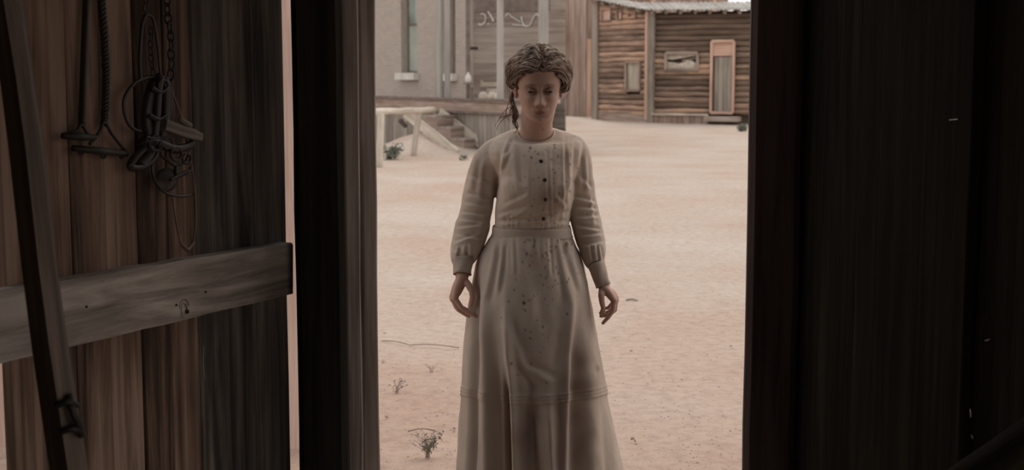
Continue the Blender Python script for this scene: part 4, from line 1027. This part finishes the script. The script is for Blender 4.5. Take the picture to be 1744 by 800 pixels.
def bodice():
    B = Buf()
    rings = [(221, 878, 949, .045, .052, .005), (224, 868, 958, .060, .056, 0), (228, 856, 974, .075, .060, 0), (234, 843, 986, .090, .066, 0), (242, 835, 992, .102, .072, 0), (253, 830, 994, .120, .082, 0), (268, 832, 990, .135, .086, 0), (290, 843, 983, .150, .086, 0),
             (315, 846, 979, .156, .084, 0), (340, 845, 976, .146, .082, 0), (360, 843, 972, .130, .080, 0), (376, 842, 970, .116, .080, 0), (392, 842, 969, .108, .082, 0), (404, 840, 971, .108, .085, 0)]
    n = 72; V = []; rings = [tuple(v) for v in dense(rings)]
    for (py, xl, xr, fr, bk, off) in rings:
        tl = .034*math.exp(-((py-222)/14)**2)
        a = W(xl, py); b = W(xr, py); cx = (a.x+b.x)/2; hw = (b.x-a.x)/2; z = (a.z+b.z)/2
        for i in range(n):
            t = 2*math.pi*i/n; c, s = math.cos(t), math.sin(t); e = 2/2.3
            V.append((cx+hw*math.copysign(abs(c)**e, c), YW+off+(bk if s > 0 else fr)*math.copysign(abs(s)**e, s), z+tl*s*(1 if s < 0 else .3)))
    nr_ = len(rings); Fc = [(j*n+i, (j+1)*n+i, (j+1)*n+(i+1) % n, j*n+(i+1) % n) for j in range(nr_-1) for i in range(n)] + [tuple(range(n)), tuple((nr_-1)*n+k for k in range(n-1, -1, -1))]
    B.add(V, Fc)
    # bust
    B.caps([W(882, 318, -.085), W(884, 330, -.085)], [.055, .055], 20); B.caps([W(944, 318, -.085), W(942, 330, -.085)], [.055, .055], 20)
    def sleeve(rows):
        P = [W(x, y, dy) for x, y, r, dy in rows]; R = [r/535 for x, y, r, dy in rows]
        P = smoothpath(P, 5); R = list(np.interp(np.arange(len(P))/5, range(len(R)), R)); B.tube(P, R, 40)
    sleeve([(868, 256, 20, 0), (848, 258, 25, 0), (833, 276, 28, 0), (822, 305, 28, .005), (815, 335, 27.5, .01), (811, 360, 27.5, .01), (805, 385, 29.5, .005), (798, 410, 28, -.01), (792, 428, 26, -.03), (788.5, 440, 22, -.04), (788, 446, 17.5, -.05)])
    sleeve([(958, 248, 19, 0), (976, 251, 22, 0), (984, 270, 23, 0), (989, 305, 22.5, .005), (992, 335, 23.5, .01), (995, 360, 24.5, .01), (1000, 385, 26, .005), (1006, 410, 25, -.01), (1010, 430, 22, -.03), (1013, 443, 18.5, -.04), (1016, 451, 15, -.05)])
    me = remesh(B, .0028, 10)
    co = getco(me); nr = normals(me); px, py = proj(co); front = np.clip(-nr[:, 1]*2+.3, 0, 1)
    arm = (px < 843) | (px > 983)
    fl = [ # armhole and shoulder
        (850, 255, 846, 330, 5, -.007, 0), (858, 262, 852, 300, 4, .006, 0), (834, 262, 852, 300, 5, .004, 1), (868, 258, 856, 290, 4, .003, 1), (980, 240, 978, 320, 4.5, -.006, 0), (972, 250, 970, 320, 4, .004, 0), (990, 250, 982, 310, 4, .0035, 1),
        # bodice blousing over the band
        (846, 368, 905, 352, 5, .006, 1), (850, 380, 925, 372, 4, .007, 1), (858, 350, 900, 330, 5, .004, 1), (862, 372, 890, 360, 4, .004, 1), (905, 385, 968, 378, 4, .006, 1), (968, 355, 940, 372, 5, .0045, 1),
        (975, 300, 962, 340, 6, .004, 1), (960, 235, 962, 380, 3, .0026, 1), (969, 240, 971, 360, 2.5, .002, 1), (903, 245, 901, 385, 3, .0012, 1), (938, 245, 942, 385, 3, .0012, 1),
        (870, 235, 860, 262, 4, .004, 1), (880, 240, 884, 330, 7, .003, 1), (945, 330, 965, 350, 5, .003, 1), (864, 300, 895, 318, 6, .003, 1), (905, 345, 940, 358, 7, -.003, 0),
        # her right sleeve
        (800, 300, 842, 318, 5, .005, 1), (795, 330, 838, 340, 4, .006, 1), (791, 345, 835, 352, 4, .006, 1), (786, 362, 832, 366, 3.5, .006, 1), (782, 374, 830, 378, 3.5, .005, 1), (779, 388, 820, 382, 4, .0055, 1), (776, 400, 822, 408, 4, .005, 1), (772, 414, 812, 400, 4, .005, 1),
        (770, 426, 800, 436, 3.5, .004, 1), (782, 420, 778, 444, 3, .005, 1), (793, 418, 792, 446, 3, .005, 1), (803, 415, 802, 444, 3, .005, 1), (815, 260, 805, 330, 7, .005, 1), (825, 275, 820, 345, 7, .004, 1), (830, 360, 818, 410, 5, .005, 1),
        # her left sleeve
        (985, 300, 1010, 322, 5, .004, 1), (975, 335, 1015, 345, 4, .005, 1), (975, 352, 1018, 357, 4, .0055, 1), (978, 370, 1022, 368, 4, .006, 1), (980, 385, 1024, 392, 4, .005, 1), (986, 402, 1026, 398, 4, .005, 1), (992, 420, 1028, 412, 4, .0045, 1),
        (1004, 418, 1008, 446, 3, .005, 1), (1014, 415, 1018, 446, 3, .005, 1), (1022, 420, 1026, 446, 3, .005, 1), (998, 262, 1004, 330, 6, .005, 1), (1008, 330, 1014, 385, 5, .004, 1), (988, 265, 990, 320, 6, .004, 1)]
    co = applyfolds(co, nr, fl, px, py, front)
    z = vnoise(co, (14, 14, 22), 3)*.0022*(.6+.8*arm) + vnoise(co, (40, 40, 70), 9)*.0008
    # gathers over waistband
    zz = np.exp(-((py-378)/14)**2)*(~arm)
    z += zz*.0009*np.sin(px*.62+np.sin(px*.13)*2)
    # placket
    co = co + nr*z[:, None]
    plk = np.exp(-((px-(921+(py-250)*.03))/8.5)**8)*(py < 384)*(py > 232)*front; co[:, 1] -= plk*.0018
    setco(me, co)
    st = np.zeros(len(co)); gr = np.zeros(len(co))
    random.seed(11)
    sp_l = [(903, 252, 2.2), (905, 268, 1.8), (916, 262, 1.2), (930, 256, 1), (944, 247, 1.8), (945, 252, 1.5), (970, 280, 1.6), (972, 326, 1.6), (910, 340, 1), (938, 272, .9), (915, 290, .9), (908, 305, 1)]
    for k in range(60): sp_l.append((random.gauss(928, 22), random.uniform(255, 385), random.uniform(.5, 1.2)))
    for (cx, cy_, s_) in sp_l: st += .85*np.exp(-(((px-cx)**2+((py-cy_)/random.uniform(1, 1.6))**2)/s_**2)**1.3)*front
    for (cx, cy_, sx, sy, a_) in ((940, 338, 24, 34, .55), (905, 228, 30, 9, .35), (822, 290, 22, 40, .22), (870, 365, 24, 10, .25), (1000, 420, 18, 25, .28), (800, 400, 22, 25, .2), (965, 260, 18, 26, .2)):
        gr += a_*np.exp(-(((px-cx)/sx)**2+((py-cy_)/sy)**2)**1.5)
    gr = gr*(.75+.9*vnoise(co, (18, 18, 18), 30)) + .08 + .18*vnoise(co, (7, 7, 7), 50)
    set_stain_shade(me, st, gr); o = finish(me, 'bodice', M['linen_lined'], person)
    for (x, y) in ((913, 236), (920, 270), (926, 300), (927, 332), (924, 365)):
        B = Buf(); c = W(x, y, 0); i = np.argmin((px-x)**2+(py-y)**2+1e4*(nr[:, 1] > 0)); c.y = co[i, 1]-.0022
        pr_ = [(0, -.0022), (.0045, -.003), (.0062, -.002), (.0062, .001)]; n = 14; V = [c+Vector((0, -.0018, 0))]
        for r, h in pr_[1:]:
            for k in range(n): V.append(c+Vector((r*math.cos(2*math.pi*k/n), h, r*math.sin(2*math.pi*k/n))))
        Fc = [(0, 1+(k+1) % n, 1+k) for k in range(n)] + [(1+q*n+k, 1+q*n+(k+1) % n, 1+(q+1)*n+(k+1) % n, 1+(q+1)*n+k) for q in range(2) for k in range(n)]
        B.add(V, Fc); B.obj('button', M['button'], person, True)
    return co, nr, px, py
bodice()
def ringband(name, rows, n=64, th=.003, mat='linen', ex=2.3, wav=.0, gr0=.1, tilt=0):
    """open band: rows of (centre, half width vec, half depth)"""
    V = []
    for side in (0, 1):
        for (c, hx, fy, by, ax) in rows:
            for i in range(n):
                t = 2*math.pi*i/n; cc, s = math.cos(t), math.sin(t); e = 2/ex
                h = hx - side*th; d = (by if s > 0 else fy) - side*th
                V.append(Vector(c) + Vector(ax)*(h*math.copysign(abs(cc)**e, cc)) + Vector((0, d*math.copysign(abs(s)**e, s), 0)) + Vector((0, 0, wav*math.sin(i*1.7)+tilt*s*(1 if s < 0 else .3))))
    m_ = len(rows); Fc = []
    for j in range(m_-1):
        for i in range(n):
            k = (i+1) % n; Fc.append((j*n+i, (j+1)*n+i, (j+1)*n+k, j*n+k)); q = m_*n; Fc.append((q+j*n+i, q+j*n+k, q+(j+1)*n+k, q+(j+1)*n+i))
    for i in range(n):
        k = (i+1) % n; q = m_*n; Fc.append((i, k, q+k, q+i)); e_ = (m_-1)*n; Fc.append((e_+i, q+e_+i, q+e_+k, e_+k))
    o = meshobj(name, V, Fc, M[mat], person, smooth=True); set_stain_shade(o.data, np.zeros(len(V)), np.full(len(V), gr0)); return o
def rows2(L, fr, bk, dy=0, ax=(1, 0, 0)):
    R = []
    for (y, xl, xr, *r) in L:
        a = W(xl, y, dy); b = W(xr, y, dy); R.append(((a+b)/2, (b.x-a.x)/2, fr, bk, ax))
    return R
R = rows2([(384, 839.5, 971), (387, 838.5, 972), (391, 838, 973), (395, 838, 973.5), (399, 837, 974), (403, 835, 976)], .119, .092); ringband('waistband', R, 72)
R = rows2([(223, 881, 944), (226, 880, 946), (230, 877, 950), (234, 872, 954)], .060, .060, -.002); ringband('collar_band', R, 48, .0025, tilt=.031)
# cuffs, slanting with the forearm
def cuff(p0, p1, r0, r1, nm='cuff'):
    p0 = Vector(p0); p1 = Vector(p1); t = (p1-p0).normalized(); x = t.cross(Vector((0, 1, 0))).normalized(); y = x.cross(t); V = []; n = 36; m_ = 7
    for side in (0, 1):
        for j in range(m_):
            f = j/(m_-1)
            for i in range(n):
                a = 2*math.pi*i/n; r = r0+(r1-r0)*f + .0012*math.sin(a*5+j) + .0018*(j in (0, m_-1)) - side*.0028
                V.append(p0.lerp(p1, f) + x*(r*math.cos(a)) + y*(r*1.05*math.sin(a)))
    Fc = []; q = m_*n
    for j in range(m_-1):
        for i in range(n): k = (i+1) % n; Fc += [(j*n+i, (j+1)*n+i, (j+1)*n+k, j*n+k), (q+j*n+i, q+j*n+k, q+(j+1)*n+k, q+(j+1)*n+i)]
    for i in range(n): k = (i+1) % n; e_ = (m_-1)*n; Fc += [(i, k, q+k, q+i), (e_+i, q+e_+i, q+e_+k, e_+k)]
    o = meshobj(nm, V, Fc, M['linen'], person, smooth=True); set_stain_shade(o.data, np.zeros(len(V)), np.full(len(V), .15))
cuff(W(788.5, 440, -.042), W(787.5, 467, -.062), .0335, .0275)
cuff(W(1014, 447, -.045), W(1028, 487, -.060), .0285, .0225)

def skirt():
    rings = [(388, 842, 969), (396, 841, 970), (404, 834, 974), (415, 826, 980), (430, 817, 987), (450, 810, 994), (480, 804, 1001), (520, 797, 1008), (560, 791.5, 1015), (620, 787, 1027), (680, 783, 1038), (740, 780, 1050), (800, 776, 1064), (880, 770, 1082), (968, 762, 1100)]
    ys = [r[0] for r in rings]; n = 420; m_ = 300; P = np.zeros((m_, n, 3)); rnd = np.random.RandomState(5)
    th = np.arange(n)/n*2*np.pi
    for j in range(m_):
        py = 388 + (968-388)*j/(m_-1); xl = np.interp(py, ys, [r[1] for r in rings]); xr = np.interp(py, ys, [r[2] for r in rings])
        a = W(xl, py); b = W(xr, py); f = (py-388)/(968-388); cx = (a.x+b.x)/2; hw = (b.x-a.x)/2
        fr = .108+.17*f**.8+.05*(1-math.exp(-f*11)); bk = .085+.20*f**.8+.05*(1-math.exp(-f*11)); c, s = np.cos(th), np.sin(th); e = 2/2.15
        # pleats widen downward, mostly at the back and sides
        am = .030*f**.9*np.clip(.35-s*(-.65), .12, 1)
        fold = am*(np.sin(th*11+1.3)+.5*np.sin(th*17+.4+f*1.2))
        P[j, :, 0] = cx + hw*np.sign(c)*np.abs(c)**e*(1-0*fold); P[j, :, 1] = YW + np.where(s > 0, bk, fr)*np.sign(s)*np.abs(s)**e + fold*s*(s > -.3); P[j, :, 2] = (a.z+b.z)/2
    co = P.reshape(-1, 3)
    Fc = [(j*n+i, (j+1)*n+i, (j+1)*n+(i+1) % n, j*n+(i+1) % n) for j in range(m_-1) for i in range(n)]
    me = bpy.data.meshes.new('skirt'); me.from_pydata(co.tolist(), [], Fc); me.update()
    nr = normals(me)
    if nr[np.argmin(co[:, 1]), 1] > 0: nr = -nr
    px, py = proj(co); front = np.clip(-nr[:, 1]*2.5+.1, 0, 1); fs = np.clip((py-400)/250, 0, 1)
    fl = [(812, 470, 797, 960, 6, -.030, 0), (806, 560, 790, 960, 7, .010, 0), (826, 500, 834, 960, 9, .022, 0), (845, 600, 852, 1000, 7, -.022, 0), (862, 620, 868, 1000, 8, -.046, 0), (862, 520, 888, 1000, 8, .030, 0), (905, 660, 914, 1000, 11, -.034, 0), (932, 670, 948, 1000, 10, .026, 0),
          (905, 680, 925, 790, 6, .012, 0), (972, 470, 956, 960, 9, .022, 0), (978, 540, 978, 960, 12, -.022, 0), (1000, 560, 1012, 960, 14, .016, 0), (1030, 680, 1046, 960, 9, -.012, 0),
          (868, 545, 902, 640, 10, .006, 1), (898, 622, 946, 648, 9, .005, 1), (945, 650, 960, 560, 10, .004, 1), (880, 620, 915, 668, 8, -.006, 0), (850, 410, 830, 520, 6, .007, 1), (862, 405, 850, 500, 5, .006, 1), (960, 408, 985, 500, 6, -.007, 1), (948, 410, 965, 520, 6, -.005, 1),
          (875, 405, 878, 470, 4, .004, 1), (935, 405, 938, 470, 4, .004, 1), (895, 440, 920, 560, 14, .004, 1), (920, 500, 890, 600, 12, .003, 1)]
    co = applyfolds(co, nr, fl, px, py, front)
    z = vnoise(co, (9, 9, 5), 3)*.006*fs + vnoise(co, (30, 30, 18), 9)*.0016 + vnoise(co, (70, 70, 70), 4)*.0005
    z += .0018*np.sin(px*.40+np.sin(px*.11)*2)*np.exp(-((py-425)/16)**2)
    # three stitched tucks above the hem
    u = (px-905)/130; ty = 680 - 17*u*u
    for k in range(3): z += .0032*np.exp(-((py-(ty-6+k*6))/1.5)**2)
    z -= .002*(py > ty+8)
    co = co + nr*z[:, None]; setco(me, co)
    st = np.zeros(len(co)); random.seed(4); L = []
    for k in range(95): L.append((random.gauss(922, 27), 405+abs(random.gauss(0, 85)), random.uniform(.6, 1.6)))
    L += [(897, 432, 2.6), (910, 418, 1.8), (892, 516, 2), (876, 494, 1.4), (873, 618, 1.8), (882, 638, 1.2), (915, 545, 1.4), (925, 556, 1.6), (923, 548, 1), (964, 416, 2), (962, 404, 1.6), (947, 420, 1.8), (890, 446, 1.3), (902, 452, 1.5)]
    for (cx, cy_, s_) in L: st += .85*np.exp(-(((px-cx)**2+((py-cy_)/random.uniform(1, 2))**2)/s_**2)**1.3)*(co[:, 1] < YW)
    gr = .10 + .22*vnoise(co, (5, 5, 5), 40)
    for (cx, cy_, sx, sy, a_) in ((985, 640, 34, 60, .6), (960, 560, 28, 50, .3), (920, 445, 50, 55, .35), (892, 750, 13, 22, .45), (985, 760, 60, 50, .3), (940, 720, 80, 60, .25), (860, 690, 30, 50, .3), (1013, 628, 8, 6, .5)):
        gr += a_*np.exp(-(((px-cx)/sx)**2+((py-cy_)/sy)**2)**1.4)*(.7+1.1*vnoise(co, (16, 16, 16), cx))
    set_stain_shade(me, st, gr); o = finish(me, 'skirt', M['linen'], person)
    s = o.modifiers.new('thickness', 'SOLIDIFY'); s.thickness = .0015
skirt()
# ring
B = Buf(); c = W(1026.5, 531, -.098); B.tube([c+Vector((.0075*math.cos(a), .003*math.sin(a), .0075*math.sin(a))) for a in np.linspace(0, 2*math.pi, 19)[:-1]], .0016, 6, closed=True); B.obj('finger_ring', M['gold'], person, True)

# ---- hair
def hairsurf(a, s, k=1.0):
    """a: angle from crown (0) down the side (+ right, - left) ; s: -1 front .. 1 back ; k: scale out"""
    z = .020 + .112*math.cos(a)*k; x = .101*math.copysign(abs(math.sin(a))**1.32, math.sin(a))*k
    front = -.094; back = .105
    y = (front+back)/2 + (back-front)/2*s*(.62+.38*abs(math.cos(s*1.3)))*k
    y = .004 + .100*s*k
    sh = math.sqrt(max(.02, 1-.80*s*s)); return Vector((x*sh, y, .020+(z-.020)*sh))
def hair():
    random.seed(21); V0, F0 = headgrid()
    B = Buf(); tone = []
    def lock(pts, r, n=7, tn=.5, flat=.7):
        P = smoothpath(pts, 5); N = len(P); k = len(B.V)
        rad = [r*(.35+.65*math.sin(math.pi*min(1, (i+1.2)/(N*.9)))**.6) if i < N*.55 else r*max(.15, 1-((i-N*.55)/(N*.45))**2*.85) for i in range(N)]
        big = r >= .0036
        B.tube([HM @ p for p in P], [q*(.78 if big else .8) for q in rad], n, flat=flat); tone.extend([min(1, max(0, tn-.22 if big else tn))]*(len(B.V)-k))
        # fine strands laid over and along the lock
        Q = smoothpath(pts, 3); M_ = len(Q); ns = int(9+r*1400) if big else 3; rs = .00075
        for _ in range(ns):
            a0 = random.uniform(0, 6.28); tw = random.uniform(-.5, .9); k = len(B.V); rr = random.uniform(.75, 1.12); P2 = []; up = Vector((0, 1, 0))
            for i, p in enumerate(Q):
                t_ = (Q[min(i+1, M_-1)]-Q[max(i-1, 0)]).normalized(); sx_ = t_.cross(up); sx_ = sx_.normalized() if sx_.length > .05 else Vector((1, 0, 0)); sy_ = sx_.cross(t_)
                R_ = rr*rad[min(N-1, int(i*(N-1)/max(1, M_-1)))]; a = a0+tw*i*.35; P2.append(HM @ (p+sx_*(R_*math.cos(a))+sy_*(R_*flat*math.sin(a))))
            B.tube(P2, [rs]*(M_-1)+[rs*.3], 3); tone.extend([min(1, max(0, tn+random.uniform(-.25, .35)))]*(len(B.V)-k))
    # under cap following the skull
    nz = 40; na = 64; V = []
    for j in range(nz+1):
        f = j/nz
        for i in range(na):
            a = 2*math.pi*i/na; ca, sa = math.cos(a), math.sin(a)
            # hairline: z lowest as function of angle (front high, sides to the ear, nape low)
            fr = max(0, -sa); zl = .084*fr**1.2 + (-.02)*(1-fr) if sa < 0 else -.02 - .055*sa
            if sa < 0 and abs(ca) > .55: zl = .084*fr**1.2 - .005*(1-fr)
            z = zl + (.1165-zl)*math.sin(f*math.pi/2); hw, yf, yb = headbase(z); cy = (yf+yb)/2; hy = (yb-yf)/2; e = 2/2.25; o = .0045+.004*min(1, f*4)
            V.append(HM @ Vector(((hw+o)*math.copysign(abs(ca)**e, ca), cy+(hy+o)*math.copysign(abs(sa)**e, sa), z+.004)))
    k = len(B.V); B.add(V, [(j*na+i, j*na+(i+1) % na, (j+1)*na+(i+1) % na, (j+1)*na+i) for j in range(nz) for i in range(na)]); tone.extend([.15]*(len(B.V)-k))
    # swept locks from the centre parting down to the sides, many fine ones over thick ones
    for layer, (cnt, r, kk) in enumerate(((22, .0090, .90), (46, .0060, .945), (90, .0020, .985))):
        for q in range(cnt):
            for sd_ in (-1, 1):
                s = -.86 + 1.5*(q+random.random()*.8)/cnt; sh = random.uniform(-.03, .03); k = kk+random.uniform(-.015, .02)
                pts = []; amax = random.uniform(1.25, 1.55) if s > -.6 else random.uniform(1.15, 1.5); ph = random.uniform(0, 6); wv = random.uniform(.003, .007)*(1.2 if layer else .8)
                for t in np.linspace(0, 1, 9):
                    a = .03+amax*t; ss = s + .34*t*t + .06*math.sin(t*6+ph) + (-.10*math.sin(math.pi*t) if s < -.5 else 0)
                    ss = max(-.97, min(.95, ss)); p = hairsurf(sd_*(a+sh*.3), ss, k)
                    # front locks arch above the forehead, then drop over the temples
                    bul = .012*math.exp(-((t-.78)/.25)**2); p.x += sd_*bul; p.z += wv*math.sin(t*11+ph); p.x += sd_*wv*.6*math.cos(t*9+ph)
                    pts.append(p)
                lock(pts, r*random.uniform(.75, 1.2), 7 if layer < 2 else 5, .22+.22*layer+random.uniform(-.12, .12)+.15*(random.random() < .3))
    # hairline fringe waves framing the brow
    for sd_ in (-1, 1):
        for q in range(34):
            o = q/34; pts = []
            ph = random.uniform(0, .8)
            for t in np.linspace(0, 1, 8):
                x = sd_*(.002+.078*t**.8); z = .0975+.010*o - .082*t**2.5 + .006*math.sin(t*10+ph+q*.4) + .004*random.random()
                hw, yf, yb = headbase(min(.11, z)); xr_ = min(.98, abs(x)/(hw+.012)); y = (yf+yb)/2 - ((yb-yf)/2+.010)*(1-xr_**2.25)**(1/2.25) + .010*o
                pts.append(Vector((x+sd_*.004*o, y-.001, z+.014*o*(1-t*.3))))
            lock(pts, random.uniform(.0018, .0034), 6, .45+.5*random.random())
    # rolled coils pinned at each side
    def coil(c, rx, rz, ry, turns, r, tn, axis=0):
        pts = []; ph = random.uniform(0, 6)
        for t in np.linspace(0, 1, int(10*turns)+3):
            a = ph + t*turns*2*math.pi; g = 1-.35*t
            pts.append(Vector(c) + Vector((rx*g*math.cos(a), ry*(t-.5)*2+ry*.3*math.sin(a*2), rz*g*math.sin(a))))
        lock(pts, r, 7, tn)
    for sd_ in (-1, 1):
        for q in range(16):
            c = (sd_*(.081+random.uniform(-.008, .009)), random.uniform(-.025, .05), random.uniform(.0, .064))
            coil(c, random.uniform(.010, .018), random.uniform(.014, .024), random.uniform(.006, .016), random.uniform(1, 1.6), random.uniform(.004, .0065), .35+random.uniform(-.2, .25))
            coil(c, random.uniform(.014, .021), random.uniform(.016, .026), random.uniform(.008, .016), random.uniform(.8, 1.4), random.uniform(.0015, .0024), .7)
    # thick rolls running from temple over the ear
    for sd_ in (-1, 1):
        for q in range(5):
            o = q*.011; pts = [Vector((sd_*(.055+o*.3), -.072+o*.6, .052+o)), Vector((sd_*(.077+o*.2), -.045+o, .036+o)), Vector((sd_*(.088), -.015+o, .016+o*.7)), Vector((sd_*.086, .018+o, .004+o*.4)), Vector((sd_*.066, .05, -.01))]
            lock(pts, .0070, 9, .42+.08*q, 1)
    # bun at the back
    for q in range(22): coil((random.uniform(-.03, .03), .115, random.uniform(-.02, .05)), .03, .035, .014, 1.3, .006, random.uniform(.2, .6))
    # heavier waves lying over the crown, rolling back and to the sides
    for sd_ in (-1, 1):
        for q in range(30):
            s0_ = random.uniform(-.75, .55); a0 = random.uniform(.05, .75); a1 = a0+random.uniform(.5, .9); ph = random.uniform(0, 6); pts = []; k = random.uniform(.99, 1.045)
            for t in np.linspace(0, 1, 7):
                p = hairsurf(sd_*(a0+(a1-a0)*t), max(-.93, min(.93, s0_+.30*t+.10*math.sin(t*7+ph))), k+.02*math.sin(math.pi*t)); p.z += .003*math.sin(t*9+ph); pts.append(p)
            lock(pts, random.uniform(.0030, .0075), 7, .5+random.uniform(-.42, .45), .8)
    o = B.obj('hair', M['hair'], person, True); set_stain_shade(o.data, np.array(tone))
    # hanging lock on her right side, and loose wisps
    B = Buf(); tone.clear()
    def wl_(pts, r, tn=.35, n=6):
        P = smoothpath(pts, 6); N = len(P); k = len(B.V); B.tube(P, [r*(1-.75*(i/N)**2) for i in range(N)], n); tone.extend([tn]*(len(B.V)-k))
    for q in range(16):
        j = lambda a: random.uniform(-a, a)
        wl_([W(876+j(2.5), 148+j(3), -.02+j(.01)), W(871+j(3), 165, -.03+j(.01)), W(875+j(4), 182, -.035+j(.01)), W(877+j(4.5), 198, -.04+j(.01)), W(875+j(3), 209, -.05), W(880+j(2), 219+j(3), -.06)], random.uniform(.0022, .0045), random.uniform(.05, .4))
    wl_([W(879, 205, -.05), W(882, 215, -.065), W(880, 223, -.07), W(874, 227, -.07)], .002)
    wl_([W(868, 190, -.04), W(874, 178, -.05), W(882, 190, -.05), W(883, 203, -.05)], .002)
    o = B.obj('hanging_lock', M['hair'], person, True); set_stain_shade(o.data, np.array(tone)); o['label'] = 'darker loose lock beside the neck'
    B = Buf(); tone.clear()
    for pts in ([(872, 190), (862, 196), (850, 203), (843, 215)], [(872, 194), (860, 200), (849, 213), (846, 222)], [(870, 182), (858, 190), (847, 208)], [(869, 170), (864, 182), (862, 196), (868, 206)]):
        for q in range(2): wl_([W(x+random.uniform(-1, 1), y+random.uniform(-1, 1), -.03-.01*i) for i, (x, y) in enumerate(pts)], .0011, .5, 5)
    for q in range(70):
        a = random.uniform(-2.0, 2.0); c = HM @ hairsurf(a, random.uniform(-.5, .5), 1.0); out = (c - HM @ Vector((0, 0, .02))).normalized(); tg = Vector((-out.z, random.uniform(-.3, .3), out.x)); L_ = random.uniform(.012, .03)
        wl_([c-tg*L_, c+out*random.uniform(.003, .010), c+tg*L_*.8+out*random.uniform(0, .012)], .00035, .5, 4)
    o = B.obj('loose_hair', M['redhair'], person, True)
hair()
